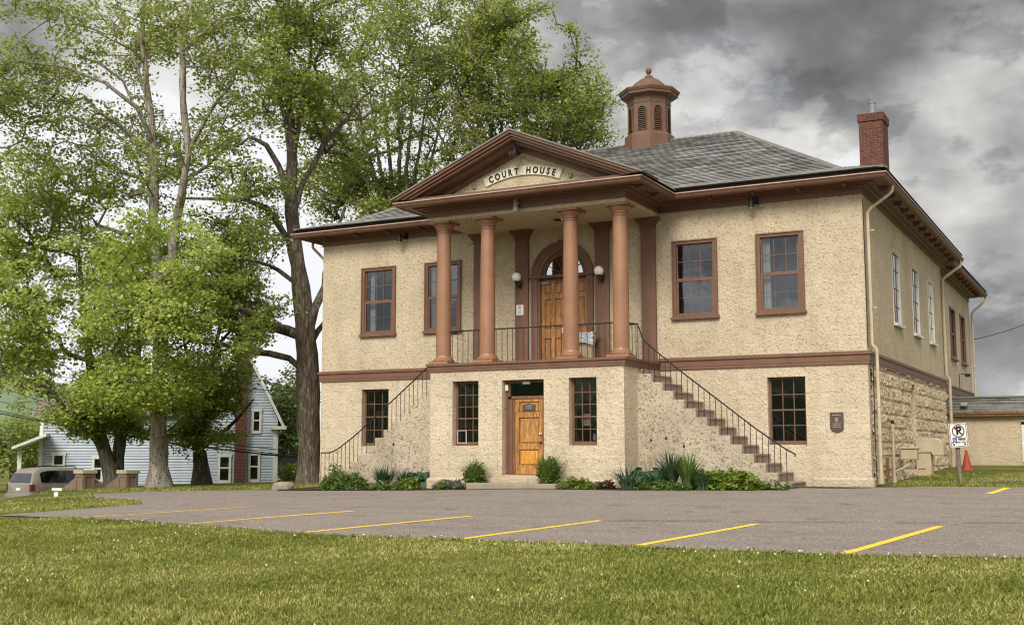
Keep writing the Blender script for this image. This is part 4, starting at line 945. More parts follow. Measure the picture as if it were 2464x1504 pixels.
# cupola
cx_, cy_ = XC+.15, 6.85; rot8 = pi/8
def oct_(mb, prof): 
    mb.lathe(prof, (cx_, cy_), 8, rot8)
c = MB(); oct_(c, [(.86, 10.4), (.86, 11.60), (.84, 11.66), (.75, 11.70), (.74, 12.72), (.76, 12.73), (.76, 12.76), (.745, 12.77), (.75, 12.95), (.80, 12.98)])
cup = c.build('cupola', 'brown_cup', court)
ev = MB(); oct_(ev, [(.78, 12.955), (1.00, 13.02), (1.00, 13.10), (1.03, 13.11), (1.07, 13.20), (1.07, 13.22), (.72, 13.27)]); ev.build('cupola_eave', 'brown_cup', cup)
dm = MB(); oct_(dm, [(.66, 13.26), (.655, 13.30), (.62, 13.40), (.55, 13.51), (.45, 13.60), (.33, 13.67), (.20, 13.70), (.17, 13.70)]); dm.build('dome', 'brown_cup', cup)
fi = MB(); oct_(fi, [(.18, 13.70), (.18, 13.76), (.15, 13.77), (.14, 13.82), (.09, 13.83)]); fi.lathe([(.07, 13.82), (.05, 13.88), (.065, 13.91), (.095, 13.95), (.108, 14.01), (.095, 14.07), (.06, 14.11), (.0, 14.12)], (cx_, cy_), 18, cap=False); fi.build('finial', 'brown_cup', cup, smooth=True)
for k in range(8):
    a = -pi/2+k*pi/4; n_v = Vector((cos(a), sin(a), 0)); u_v = Vector((-sin(a), cos(a), 0)); ap_ = .745*cos(pi/8); z0, z1, hw_ = 11.80, 12.44, .135
    Tt = lambda u, n, z: Vector((cx_, cy_, 0))+n_v*(ap_+n)+u_v*u+Vector((0, 0, z))
    pl_ = MB(); ptsb = [(-hw_, z0), (hw_, z0)]+[(hw_*cos(t), z1+hw_*sin(t)) for t in [pi*i/10 for i in range(11)]]
    pl_.prism([Tt(u, .002, z) for u, z in ptsb], n_v*.006); lo_ = pl_.build('louvre_dark_plate', 'darkgap', cup)  # black plate on the solid body paints the opening's shade behind the slats
    ls = MB(); z = z0+.02
    while z < z1+hw_-.03:
        h = hw_ if z < z1 else sqrt(max(0.0004, hw_**2-(z-z1)**2)); a_, b_ = Tt(-h, .004, z+.035), Tt(h, .004, z+.035); c2, d2 = Tt(h, .03, z+.012), Tt(-h, .03, z+.012)
        ls.add([a_, b_, c2, d2, a_+Vector((0, 0, -.012)), b_+Vector((0, 0, -.012)), c2+Vector((0, 0, -.012)), d2+Vector((0, 0, -.012))], [(0, 1, 2, 3), (4, 7, 6, 5), (3, 2, 6, 7)]); z += .068
    ls.build('louvre_slats', 'brown_cup', cup, fix=False)
    rg = MB(); rp = [(-hw_-.02, z0-.03)]+[(-(hw_+.02)*cos(t), z1+(hw_+.02)*sin(t)) for t in [pi*i/12 for i in range(13)]]+[(hw_+.02, z0-.03), (-hw_-.02, z0-.03)]
    rg.tube([Tt(u, .02, z) for u, z in rp], .02, 4); rg.build('louvre_frame', 'brown_cup', cup)
# chimney
ch = MB().box(-1.16, -.45, 6.0, 6.95, 7.9, 11.02); ch.box(-1.20, -.41, 5.96, 6.99, 11.02, 11.25); cho = ch.build('chimney', 'brick', court)
MB().lathe([(.10, 11.2), (.10, 11.66), (.118, 11.66), (.118, 11.70), (.09, 11.70), (.085, 11.4)], (-.80, 6.4), 18).build('flue_pipe', 'steel', cho, smooth=True)
MB().box(-1.10, -.51, 6.06, 6.89, 11.25, 11.28).build('chimney_cap', 'concrete', cho)
# downspouts
def spout(pts, r=.045):
    m = MB(); m.tube(pts, r, 8); x, y, z = pts[-1]; m.tube([(x, y, z+.12), (x, y, z-.02)], r*1.5, 8)
    for zz in (2.0, 4.5, 6.5): m.tube([(x, y, zz), (x, y, zz+.04)], r*1.25, 8)
    m.build('downspout', 'beigemetal', court, smooth=True)
spout([(.67, .55, 7.72), (.67, .55, 7.60), (.60, .52, 7.50), (.16, .26, 7.12), (.085, .22, 7.0), (.085, .20, 3.6), (.20, .16, 3.45), (.20, .16, .10)], .046)
spout([(.67, 14.3, 7.72), (.67, 14.3, 7.55), (.15, 13.95, 7.10), (.07, 13.9, 7.0), (.07, 13.9, 3.6), (.17, 13.9, 3.45), (.17, 13.9, .35)], .055)
spout([(.38, 25.5, 7.72), (.38, 25.5, 7.55), (-.10, 25.0, 7.05), (-.17, 24.9, 6.9), (-.17, 24.9, .5)], .055)
spout([(WX-.67, .3, 7.72), (WX-.67, .3, 7.55), (WX-.13, .2, 7.1), (WX-.08, .2, 6.9), (WX-.08, .2, .1)], .045)
cb = MB(); cb.tube([(.02, -.03, 7.3), (.03, -.04, 5), (.02, -.035, 3.5)], .012, 5); cb.tube([(.14, -.06, 3.05), (.13, -.05, 2.2), (.12, -.06, 1.4), (.13, -.05, .1)], .014, 5); cb.build('corner_cable', 'iron', court)
# service fittings on the side wall
hd = MB(); hy = 6.65
hd.box(.04, .47, hy, hy+.5, .05, .86); hs = []
for t in range(9): a = pi/2*t/8; hs.append((.62+.22*sin(a), 1.05+.22*cos(a)))
hp = [(.04, .84), (.04, 1.27)]+hs+[(.84, .76), (.53, .76), (.48, .85)]
hd.prism([(p[0], hy-.04, p[1]) for p in hp], (0, .62, 0)); hd.build('utility_hood', 'beigemetal', court, bevel=.02)
MB().box(.10, .30, hy-.02, hy-.004, .36, .39).build('hasp', 'tread', court)
gm = MB(); gm.box(.12, .56, 3.5, 3.82, .66, .95); gm.box(.09, .60, 3.46, 3.86, .95, 1.0); gm.build('gas_meter', 'beigemetal', court, bevel=.02)
MB().tube([(.36, 3.65, .68), (.36, 3.65, .54), (.20, 3.3, .42), (.10, 2.6, .34)], .032, 8).build('meter_pipe', 'beigemetal', court, smooth=True)
py_ = 2.35; vp = MB(); vp.tube([(.14, py_, .15), (.14, py_, 1.50)], .035, 8); vp.tube([(.14, py_, 1.40), (.14, py_, 1.46)], .055, 8); vp.tube([(.14, py_, 1.50), (.14, py_, 1.62)], .045, 8); vp.tube([(.14, py_, .22), (.14, py_, .05)], .06, 8); vp.build('vent_pipe', 'beigemetal', court, smooth=True)
MB().tube([(.14, py_, 1.62), (.14, py_, 1.70)], .05, 8).build('pipe_cap', 'iron', court)
MB().box(-.08, .07, 1.72, 2.05, .15, .72).build('wall_recess_cover', 'wood_dark', court)
sl2 = MB(); sl2.tube([(-.22, 20.4, 4.0), (-.12, 20.4, 4.0), (.02, 20.4, 3.95)], .02, 6); sl2.box(-.05, .15, 20.25, 20.55, 3.88, 4.0); sl2.tube([(-.27, 20.4, 4.0), (-.27, 20.4, 3.2)], .015, 5); sl2.build('side_wall_lamp', 'iron', court, bevel=.01)
#PART3
# ---------------------------------------------------------------- trees
def leaves(centers, radii, per, size, flat=0.5, rng=None, droop=0.2, shape=6):
    rng = rng or RNG; C_ = np.repeat(np.asarray(centers), per, axis=0); R_ = np.repeat(np.asarray(radii), per)[:, None]; n = len(C_)
    d = rng.normal(size=(n, 3)); d /= np.linalg.norm(d, axis=1)[:, None]; r = rng.random((n, 1))**0.55
    P = C_+d*r*R_*np.array([1, 1, flat]); P[:, 2] -= (r[:, 0]**2)*R_[:, 0]*droop
    a = rng.random(n)*2*pi; tilt = rng.normal(0.25, 0.45, n)
    ax = np.stack([np.cos(a)*np.cos(tilt), np.sin(a)*np.cos(tilt), -np.sin(tilt)], 1)
    up = np.array([0, 0, 1.0])+rng.normal(0, 0.42, (n, 3)); sd = np.cross(ax, up); sd /= np.linalg.norm(sd, axis=1)[:, None]+1e-9
    nn = np.cross(sd, ax); s = size*(0.6+0.8*rng.random((n, 1)))
    p0 = P; p1 = P+ax*s*.45+sd*s*.42-nn*s*.10; p2 = P+ax*s; p3 = P+ax*s*.45-sd*s*.42-nn*s*.10
    return np.stack([p0, p1, p2, p3], 1).reshape(-1, 3)
def path3(pts, d):
    out = []
    for p in pts:
        o = Q(p[0], p[1], d+(p[2] if len(p) > 2 else 0)); out.append((o, p[3] if len(p) > 3 else None))
    return out
def make_tree(name, label, group, limbs, crowns, d, n, leafsz, mat, barkm, per=34, crad=(.45, .85), seed=1, flat=.55, gap=.12, base=None, twig=.011, bias=.6):
    """limbs: [(parent limb or -1, [(px,py,ddepth,radius)...])]; crowns: [(px,py,dd,rx,ry,rd,weight)] in photo pixels at distance d."""
    rnd = random.Random(seed); rng = np.random.default_rng(seed); s = d/F
    pos = []; par = []; fix = []; nodes_low = []
    ends = []
    for li, (pl, pts) in enumerate(limbs):
        P = path3(pts, d)
        prev = -1
        if pl >= 0:
            q = P[0][0]; best = min(ends[pl], key=lambda k: (pos[k]-q).length); prev = best; 
        ids = []
        for i in range(len(P)):
            a = P[i][0]; ra = P[i][1]
            if i == 0:
                if pl >= 0: a = pos[prev]; ids.append(prev); lastr = ra; lasta = a; continue
                pos.append(a); par.append(-1); fix.append(ra); ids.append(0); prev = len(pos)-1; ids[-1] = prev; lastr = ra; lasta = a; continue
            L = (a-lasta).length; k = max(1, int(L/.55))
            for j in range(1, k+1):
                t = j/k; q = lasta.lerp(a, t)
                if j < k: q = q+Vector((rnd.uniform(-1, 1), rnd.uniform(-1, 1), rnd.uniform(-1, 1)))*.03
                pos.append(q); par.append(prev); fix.append(lastr+(ra-lastr)*t); prev = len(pos)-1; ids.append(prev)
            lasta = a; lastr = ra
        ends.append(ids)
    nlimb = len(pos); z_low = min(p.z for p in pos)
    allow = np.array([p.z > z_low+2.0 for p in pos])
    if not allow.any(): allow[:] = True
    # leaf cluster centres
    cl = []; tot = sum(c[6] for c in crowns); fo = Vector((seed*3.7, seed*1.3, 0))
    for c in crowns:
        k = int(n*c[6]/tot); cc = Q(c[0], c[1], d+c[2]); i = 0; tries = 0
        while i < k and tries < k*30:
            tries += 1
            v = Vector((rnd.gauss(0, 1), rnd.gauss(0, 1), rnd.gauss(0, 1))).normalized()*(rnd.random()**(1/2.3))
            q = cc+RT*(v.x*c[3]*s)+Vector((0, 0, 1))*(v.y*c[4]*s)+Vector((FW.x, FW.y, 0)).normalized()*(v.z*c[5])
            if noise.fractal(q*.36+fo, 1.0, 2.0, 3) < -gap: continue
            if q.z < hz(q.x, q.y)+.5: continue
            if q.x > WX-.8 and q.x < 1.0 and -3.4 < q.y < 26 and q.z < 12.2: continue
            cl.append(q); i += 1
    base_nodes = np.array([pos[i] for i in range(nlimb) if allow[i]])
    cl.sort(key=lambda q: float(np.min(np.linalg.norm(base_nodes-np.array(q), axis=1))))
    cap = nlimb+len(cl)*12; A = np.full((cap, 3), 1e6); 
    for i, p in enumerate(pos):
        if allow[i]: A[i] = p
    rp = np.zeros(cap); cnt = len(pos); tips = []
    for q in cl:
        dv = A[:cnt]-np.array(q); dist = np.linalg.norm(dv, axis=1)+np.maximum(0, dv[:, 2]+.15)*bias*1.6
        j = int(np.argmin(dist)); a = pos[j]; L = (q-a).length
        dr = (pos[j]-pos[par[j]]).normalized() if par[j] >= 0 else Vector((0, 0, 1))
        ctrl = a+(dr*.35+Vector((0, 0, .25))+(q-a).normalized()*.5)*L*.5; k = max(1, min(10, int(L/.6))); prev = j
        for m in range(1, k+1):
            t = m/k; p = a*(1-t)**2+ctrl*2*t*(1-t)+q*t*t
            if m < k: p = p+Vector((rnd.uniform(-1, 1), rnd.uniform(-1, 1), rnd.uniform(-1, 1)))*.05
            if cnt >= cap: break
            pos.append(p); par.append(prev); fix.append(None); A[cnt] = p; prev = cnt; cnt += 1
        tips.append(prev)
    w = np.zeros(cnt)
    for t in tips: w[t] += 1
    for i in range(cnt-1, nlimb-1, -1):
        if par[i] >= 0: w[par[i]] += w[i]
    rad = [fix[i] if fix[i] is not None else twig*max(1, w[i])**.47 for i in range(cnt)]
    for i in range(nlimb, cnt):
        if fix[par[i]] is not None: rad[i] = min(rad[i], fix[par[i]]*.8)
        else: rad[i] = min(rad[i], rad[par[i]])
    b0 = pos[0]; bz = hz(b0.x, b0.y)
    T = thing(name, label, 'tree', (b0.x, b0.y, bz), group)
    # trunk and limbs as tubes following chains
    mb = MB(); kids = [[] for _ in range(cnt)]
    for i in range(cnt):
        if par[i] >= 0: kids[par[i]].append(i)
    done = set()
    for li, ids in enumerate(ends):
        if len(ids) > 1:
            st = len(mb.v); pts = [pos[i] for i in ids]; rr = [(fix[i] if k or limbs[li][0] < 0 else fix[ids[1]]) for k, i in enumerate(ids)]
            if limbs[li][0] < 0:
                pts = [pts[0]-Vector((0, 0, .5))]+pts; rr = [rr[0]*1.5]+[rr[0]*1.35]+rr[1:]
            mb.tube(pts, rr, 12)
            for k in range(st, len(mb.v)):
                v = mb.v[k]; mb.v[k] = v+Vector((noise.noise(v*2.1), noise.noise(v*2.1+Vector((9, 0, 0))), 0))*.09
            done.update(ids)
    trunk = mb.build('trunk', barkm, T, smooth=True, fix=False)
    bb = MB()
    started = [False]*cnt
    for i in range(nlimb, cnt):
        p = par[i]
        if kids[p] and kids[p][0] == i and p >= nlimb: continue   # continues a chain already begun
        ch = [p, i]; k = i
        while kids[k]: k = kids[k][0]; ch.append(k)
        bb.tube([pos[x] for x in ch], [min(rad[x], rad[i]) if x == p else rad[x] for x in ch], 5 if rad[i] > .03 else 3, cap=False)
    bb.build('branches', barkm, T, smooth=True, fix=False)
    cr = [rnd.uniform(*crad) for _ in cl]
    V = leaves([tuple(q) for q in cl], cr, per, leafsz, flat, rng)
    fast_mesh('crown', V, 4, mat, T)
    return T
GT = 'mature shade trees beside and behind the courthouse'
# T1: tall pale-barked maple whose trunk forks in two
make_tree('maple_tree', 'tall pale-barked maple forking into two stems, just right of the gate pillars', GT,
    [(-1, [(384, 1172, 0, .40), (382, 1080, 0, .34), (380, 980, 0, .30), (384, 880, 0, .28), (388, 760, 0, .27)]),
     (0, [(388, 760, 0, .26), (375, 640, 0, .20), (370, 520, 0, .17), (372, 400, .3, .155), (364, 300, .3, .14), (355, 200, .3, .12), (340, 110, .3, .09), (350, -40, .3, .06)]),
     (0, [(388, 760, 0, .26), (408, 650, -.3, .20), (424, 545, -.5, .17), (440, 440, -.5, .155), (452, 370, -.5, .14), (438, 200, -.5, .12), (442, 90, -.5, .09), (470, -40, -.5, .06)]),
     (1, [(370, 330, 0, .1), (330, 260, -.5, .09), (250, 200, -1, .07), (150, 160, -1.5, .05), (20, 150, -2, .035)]),
     (1, [(362, 260, 0, .1), (320, 130, .5, .06), (260, 60, 1, .04)]),
     (2, [(452, 370, 0, .09), (500, 280, -1, .06), (560, 200, -2, .04)]),
     (2, [(440, 450, 0, .08), (500, 400, .5, .06), (560, 340, 1, .04)])],
    [(190, 170, 0, 250, 250, 4.5, 3.0), (520, 130, 0, 210, 240, 4.0, 2.6), (60, 300, -1, 180, 190, 4, 1.3), (260, 450, 0, 250, 130, 4, 1.2), (500, 400, 0, 120, 130, 3, .6), (410, 240, 3.5, 120, 260, 2.5, 1.3)], 45, 1180, .125, 'leaf_olive', 'bark_pale', per=32, seed=3, gap=.0, crad=(.4, .85))
# T4: twin leaning trunks, bright crown
make_tree('maple_tree', 'bright green maple with two leaning grey trunks rising behind the gate pillars', GT,
    [(-1, [(284, 1168, 3, .36), (262, 1120, 3, .30), (240, 1050, 3, .27), (225, 960, 3, .22), (215, 860, 3, .17), (200, 740, 3, .12), (190, 620, 3, .07)]),
     (0, [(284, 1160, 3, .25), (283, 1100, 3.6, .27), (292, 1030, 3.8, .22), (310, 920, 4, .16), (340, 800, 4, .12), (360, 640, 4, .07)]),
     (0, [(245, 1070, 3, .12), (215, 1040, 2, .12), (170, 1000, 1, .09), (110, 930, 0, .06), (40, 880, -1, .04)]),
     (0, [(225, 960, 3, .12), (250, 880, 1, .09), (300, 800, 0, .07)])],
    [(215, 650, 2, 260, 240, 4.5, 3.2), (400, 700, -3, 165, 200, 2.5, 1.7), (330, 860, -1.2, 200, 120, 2.6, 1.3), (90, 850, 2, 170, 160, 4, 1.6), (250, 960, 1.5, 120, 60, 2.5, .5), (360, 900, -2, 130, 70, 2, .6), (440, 960, 1, 60, 50, 2, .25), (180, 1010, 1.5, 110, 45, 2, .45), (330, 1015, 4.5, 95, 42, 2, .5), (420, 1020, 5, 70, 45, 2, .35), (60, 480, 2, 130, 130, 3, .8), (20, 640, 2, 120, 150, 3, .7)], 45, 1450, .130, 'leaf_bright', 'bark_grey', per=60, seed=5, gap=.10, crad=(.45, .9), flat=.45)
# T5: small multi-stemmed maple
make_tree('maple_tree', 'smaller dark maple with several stems, in front of the blue house gable', GT,
    [(-1, [(487, 1172, 5, .36), (484, 1120, 5, .30), (480, 1085, 5, .28)]),
     (0, [(480, 1085, 5, .2), (462, 1040, 5, .16), (455, 960, 5, .12), (450, 860, 5, .08), (440, 760, 5, .05)]),
     (0, [(480, 1085, 5, .2), (492, 1020, 5, .16), (500, 930, 5, .12), (520, 830, 5, .08), (540, 720, 5, .05)]),
     (0, [(480, 1085, 5, .15), (520, 1050, 5, .09), (570, 1010, 5, .06), (610, 960, 5, .04)]),
     (0, [(480, 1085, 5, .15), (474, 1010, 5.5, .12), (476, 880, 6, .08)])],
    [(520, 700, 4, 150, 190, 4.5, 2.4), (480, 930, 4, 110, 90, 3.5, .8), (525, 900, 4.5, 75, 120, 3, .8), (590, 620, 4, 80, 120, 3, .7), (450, 1040, 4, 60, 40, 2, .25), (545, 1050, 4, 45, 24, 2, .15), (600, 770, 4.5, 55, 80, 2.5, .35)], 45, 760, .130, 'leaf', 'bark_dark', per=46, seed=8, gap=.08)
# T2: big dark trunk beside the corner
make_tree('maple_tree', 'large old maple with dark furrowed trunk standing at the left corner of the courthouse', GT,
    [(-1, [(746, 1176, 4, .44), (744, 1060, 4, .41), (741, 950, 4, .42), (738, 850, 4, .40), (730, 740, 4, .36), (718, 640, 4, .30), (705, 560, 4, .26), (700, 470, 4, .22), (702, 390, 4, .18), (700, 300, 4, .14), (690, 200, 4, .11), (695, 80, 4, .08), (690, -40, 4, .05)]),
     (0, [(735, 820, 4, .3), (690, 795, 4, .20), (650, 785, 3, .17), (600, 755, 2, .13), (570, 740, 1, .09)]),
     (0, [(732, 880, 4, .3), (695, 862, 4, .13), (650, 850, 4, .12), (590, 845, 3, .10), (530, 825, 2, .07)]),
     (0, [(738, 800, 4, .3), (758, 740, 4, .16), (780, 690, 4.6, .13), (800, 600, 5.5, .09), (830, 500, 6, .06)]),
     (0, [(738, 850, 4, .3), (765, 800, 4.5, .10), (790, 760, 5.5, .08), (815, 700, 6.5, .06)]),
     (0, [(706, 600, 4, .2), (680, 560, 4, .12), (640, 500, 3.5, .10), (590, 480, 3, .08), (520, 478, 2.5, .06), (450, 478, 2, .045)]),
     (0, [(702, 480, 4, .2), (670, 400, 4, .11), (640, 350, 3.5, .09), (600, 330, 3, .06), (570, 350, 3, .04)]),
     (0, [(705, 520, 4, .15), (740, 420, 4.5, .11), (780, 350, 5, .09), (830, 290, 5.5, .07), (880, 230, 6, .045)]),
     (0, [(706, 690, 4, .2), (670, 650, 4, .08), (620, 630, 3, .06), (580, 625, 2, .04)]),
     (0, [(702, 400, 4, .12), (690, 300, 4, .10), (660, 180, 4, .07), (640, 40, 4, .05)]),
     (0, [(702, 400, 4, .12), (725, 280, 4, .09), (745, 150, 4, .06), (750, 10, 4, .04)])],
    [(690, 200, 4, 130, 270, 3.8, 2.5), (600, 420, 3, 110, 130, 3.2, .75), (830, 250, 5.5, 110, 200, 3, 1.1), (620, 590, 2.5, 70, 70, 2.5, .35), (590, 760, 1.5, 55, 90, 2, .35), (540, 830, 2, 60, 50, 2, .2), (720, 20, 4, 190, 120, 4, 1.3), (680, 730, 3, 50, 30, 1, .06)], 40, 780, .120, 'leaf', 'bark_dark', per=34, seed=11, gap=.0, crad=(.35, .75))
# T3: two fan-crowned trees behind the courthouse
def fan(cx, cy, top, d, sp, n=7, seed=0, rr=.2):
    r = random.Random(seed); L = [(-1, [(cx, 1120, 0, .45), (cx, 900, 0, .40), (cx, 700, 0, .36), (cx, cy, 0, .33)])]
    for i in range(n):
        t = (i+.5)/n*2-1; ex = cx+sp*t*(1.0); ey = top+105+abs(t)**2*170+r.uniform(-30, 30); dd = r.uniform(-3, 3)
        L.append((0, [(cx, cy, 0, rr), (cx+sp*t*.35, cy-(cy-ey)*.30, dd*.4, rr*.62), (cx+sp*t*.72, cy-(cy-ey)*.65, dd*.8, rr*.38), (ex, ey, dd, rr*.15)]))
    return L
make_tree('elm_tree', 'tall fan-crowned tree rising behind the left end of the courthouse roof', GT, fan(960, 640, 30, 62, 170, 9, 2),
    [(900, 240, 0, 160, 330, 5, 2.4), (1050, 260, 0, 150, 300, 5, 2.2), (830, 470, 0, 110, 130, 4, .8), (960, 480, -1, 170, 130, 4.5, 1.0), (1080, 60, 0, 150, 130, 4.5, .8), (760, 420, 0, 70, 200, 3, .4)], 62, 1650, .145, 'leaf_olive', 'bark_grey', per=30, seed=21, gap=.03, crad=(.45, .95), bias=1.1, twig=.020)
make_tree('elm_tree', 'tall fan-crowned tree with rounded edge showing above the pediment, nearest the roof cupola', GT, fan(1235, 560, 10, 60, 230, 11, 6, .22),
    [(1170, 210, 0, 130, 280, 5, 2.0), (1300, 250, 0, 165, 190, 5, 2.2), (1400, 300, 0, 88, 120, 4.5, 1.0), (1180, 60, 0, 80, 90, 4, .5), (1250, 400, 0, 150, 90, 4, .7), (1340, 150, 0, 70, 80, 3.5, .45), (1270, 110, 0, 95, 100, 4, .7)], 60, 1500, .140, 'leaf_olive', 'bark_grey', per=30, seed=25, gap=.04, crad=(.45, .9), bias=1.2, twig=.021)
# background trees round the blue house
GB = 'background trees beyond the blue house'
def back_tree(label, px, d, top, rx, ry, n, seed, mat='leaf_dark', sz=.26):
    b = Q(px, 1130, d); base_z = hz(b.x, b.y); pb = PH/2+0  # pixel of the base
    bp_ = 1087+(CP.z-base_z)*F/d
    make_tree('broadleaf_tree', label, GB, [(-1, [(px, bp_, 0, .3), (px+3, (bp_+top)/2, 0, .2), (px, top+ry*.4, 0, .08)])],
        [(px, top+ry, 0, rx, ry, 4.5, 2), (px-rx*.5, top+ry*1.4, 0, rx*.7, ry*.7, 3, .7), (px+rx*.5, top+ry*1.35, 0, rx*.7, ry*.7, 3, .7), (px, min(bp_-15, top+ry*2), 0, rx*.9, ry*.45, 3, .6)], d, n, sz, mat, 'bark_dark', per=26, seed=seed, gap=.25, crad=(.7, 1.3), flat=.7)
back_tree('dark green tree beyond the blue house, left of the big dark trunk', 668, 82, 868, 45, 110, 190, 31)
back_tree('dark green tree beyond the blue house, just right of its gable', 708, 90, 880, 40, 110, 170, 32)
back_tree('low bright tree behind the minivan at the left edge of the picture', 30, 85, 990, 90, 60, 220, 34, 'leaf')
back_tree('dark green tree between the minivan and the blue house porch', 125, 95, 960, 90, 85, 240, 36, 'leaf')
# bush behind the far cottage
def bush(name, label, cat, px, py, d, w, h, n, mat, per=30, sz=.08, group=None, seed=1):
    c = Q(px, py, d); z = hz(c.x, c.y); o = thing(name, label, cat, (c.x, c.y, z), group); rnd = random.Random(seed); cs = []
    for i in range(n):
        v = Vector((rnd.gauss(0, 1), rnd.gauss(0, 1), abs(rnd.gauss(0, 1)))).normalized()*rnd.random()**.4; cs.append((c.x+v.x*w, c.y+v.y*w, z+v.z*h+.05))
    fast_mesh('foliage', leaves(cs, [min(w, h)*.32]*n, per, sz, .8, np.random.default_rng(seed)), 4, mat, o)
    m = MB()
    for q in cs[::3]: m.tube([(c.x, c.y, z-.05), q], .012, 4, cap=False)
    m.build('stems', 'bark_grey', o, fix=False); return o
bush('shrub', 'pale green bush in front of the far cottage beyond the grass strip', 'shrub', 690, 1150, 66, 1.0, 1.1, 40, 'leaf_olive', 30, .14, seed=4)

# ---------------------------------------------------------------- neighbouring blue house
hd_ = 62.0; hs_ = hd_/F; NF = Vector((-FW.x, -FW.y, 0)).normalized(); HR = Vector((RT.x, RT.y, 0)).normalized(); HO = Q(590, 1110, hd_); HO.z = 0
HA = radians(-16); HR2 = HR*cos(HA)+NF*sin(HA)*1; NF2 = NF*cos(HA)-HR*sin(HA)
def HT(px_off, n, z): return HO+HR2*px_off+NF2*n+Vector((0, 0, z))
def zpx(py): return CP.z+(1087-py)*hs_
house = thing('clapboard_house', 'pale blue clapboard house with white trim and brick chimney, beyond the trees', 'house', (HO.x, HO.y, hz(HO.x, HO.y)))
HTf = lambda v: HT(v[0], v[1], v[2])
GL, GR = -2.0, 1.65; zb = hz(HO.x, HO.y)-.6; ze_ = zpx(1015); zt_ = zpx(852)
# wide gable end facing the viewer
gw = MB(); gx = -.05
def claps(u0, u1, n, z0, z1, clip=None):
    m = MB(); z = z0
    while z < z1:
        a, b = u0, u1
        if clip: a, b = clip(z)
        if b-a > .05:
            m.quad(HT(a, n+.045, z), HT(b, n+.045, z), HT(b, n+.008, z+.145), HT(a, n+.008, z+.145)); m.quad(HT(a, n+.0, z), HT(b, n+.0, z), HT(b, n+.045, z), HT(a, n+.045, z))
        z += .145
    m.build('clapboards', 'siding', house, fix=False)
gw.prism([HT(GL, 0, zb), HT(GR, 0, zb), HT(GR, 0, ze_), HT(.06, 0, zt_-.15), HT(GL, 0, ze_)], -NF2*7)
gw.build('gable_wall', 'siding', house)
def gclip(z):
    if z < ze_: return GL, GR
    t = (z-ze_)/(zt_-.15-ze_); am_ = .06; return GL+(am_-GL)*t, GR+(am_-GR)*t
claps(GL, GR, 0, zb, zt_-.2, gclip); claps(-10.3, GL+.02, -1.5, zb-1.5, zpx(1000))
ww = MB(); WL0 = -10.3; zw = zpx(1000)
ww.prism([HT(WL0, -1.5, zb-1.5), HT(GL+.02, -1.5, zb-1.5), HT(GL+.02, -1.5, zw), HT(WL0, -1.5, zw)], -NF2*5); ww.build('wing_wall', 'siding', house)
rf = MB()
am = HT(.06, .35, zt_); 
for s_, gxx in ((-1, GL-.35), (1, GR+.35)):
    a = HT(gxx, .35, ze_-.25); b = am; n_ = -NF2*7.6
    rf.prism([a, b, b+Vector((0, 0, -.16)), a+Vector((0, 0, -.16))], n_)
rf.prism([HT(WL0-.3, -1.1, zw-.05), HT(GL+.1, -1.1, zw-.05), HT(GL+.1, -4.0, zw+.75), HT(WL0-.3, -4.0, zw+.75)], Vector((0, 0, .12)))
rf.build('roof', 'houseroof', house)
tr = MB()
for s_, gxx in ((-1, GL-.33), (1, GR+.33)):
    a = HT(gxx, .37, ze_-.22); b = HT(.06, .37, zt_+.02); tr.prism([a, b, b+Vector((0, 0, -.34)), a+Vector((0, 0, -.30))], -NF2*.10)
    a = HT(gxx*1.0, .36, ze_-.38); b = HT(.06, .36, zt_-.20); tr.prism([a, b, b+Vector((0, 0, -.05)), a+Vector((0, 0, -.05))], -NF2*.36)
tr.build('rake_board', 'whitetrim', house)
tr = MB()
def hbox(mb, u0, u1, n0, n1, z0, z1):
    t = MB().box(u0, u1, n0, n1, z0, z1); mb.add([HTf(v) for v in t.v], t.f)
hbox(tr, GR-.22, GR+.03, -.2, .05, zb, ze_-.3); hbox(tr, GR-.35, GR+.42, .0, .42, ze_-.42, ze_-.25); tr.build('corner_board', 'whitetrim', house)
tr = MB(); hbox(tr, WL0-.02, WL0+.16, -1.5, -1.42, zb-1.5, zw); tr.build('corner_board', 'whitetrim', house)
hc = MB(); hbox(hc, GL+1.43, GL+2.02, .02, .45, zb, zt_+.1)
hc.build('chimney', 'brick', house)
def hwin(u0, u1, z0, z1, n, sub=True):
    n += .05
    w = MB(); t = .12
    hbox(w, u0, u0+t, n, n+.06, z0, z1); hbox(w, u1-t, u1, n, n+.06, z0, z1); hbox(w, u0, u1, n, n+.055, z0-.1, z0+.06); hbox(w, u0-.03, u1+.03, n, n+.07, z1-.14, z1+.03)
    hbox(w, u0+t, u1-t, n, n+.04, (z0+z1)/2-.04, (z0+z1)/2+.04)
    W = w.build('window', 'whitetrim', house); g = MB(); hbox(g, u0+t, u1-t, n-.3, n+.015, z0+.05, z1-.1); g.build('pane', 'glass_car', W)
    g = MB(); hbox(g, u0+t+.01, u1-t-.01, n-.3, n+.005, z0+.06, z1-.11); g.build('interior', 'interior', W)
ux = lambda px: (px-590)*hs_
hwin(ux(526), ux(557), zpx(1158), zpx(1094), 0); hwin(ux(597), ux(625), zpx(1156), zpx(1090), 0); hwin(ux(602), ux(626), zpx(1040), zpx(985), 0)
hwin(ux(148), ux(178), zpx(1148), zpx(1090), -1.5); hwin(ux(238), ux(264), zpx(1156), zpx(1098), -1.5)
pc = MB(); pcx = ux(118)
for u in (ux(80), ux(84)): hbox(pc, u-.05, u+.05, -.6, -.5, zb-1.8, zpx(1075))
pc.prism([HT(ux(68), .2, zpx(1082)), HT(ux(140), .2, zpx(1052)), HT(ux(140), .2, zpx(1045)), HT(ux(68), .2, zpx(1076))], -NF2*2.2); pc.build('porch', 'whitetrim', house)
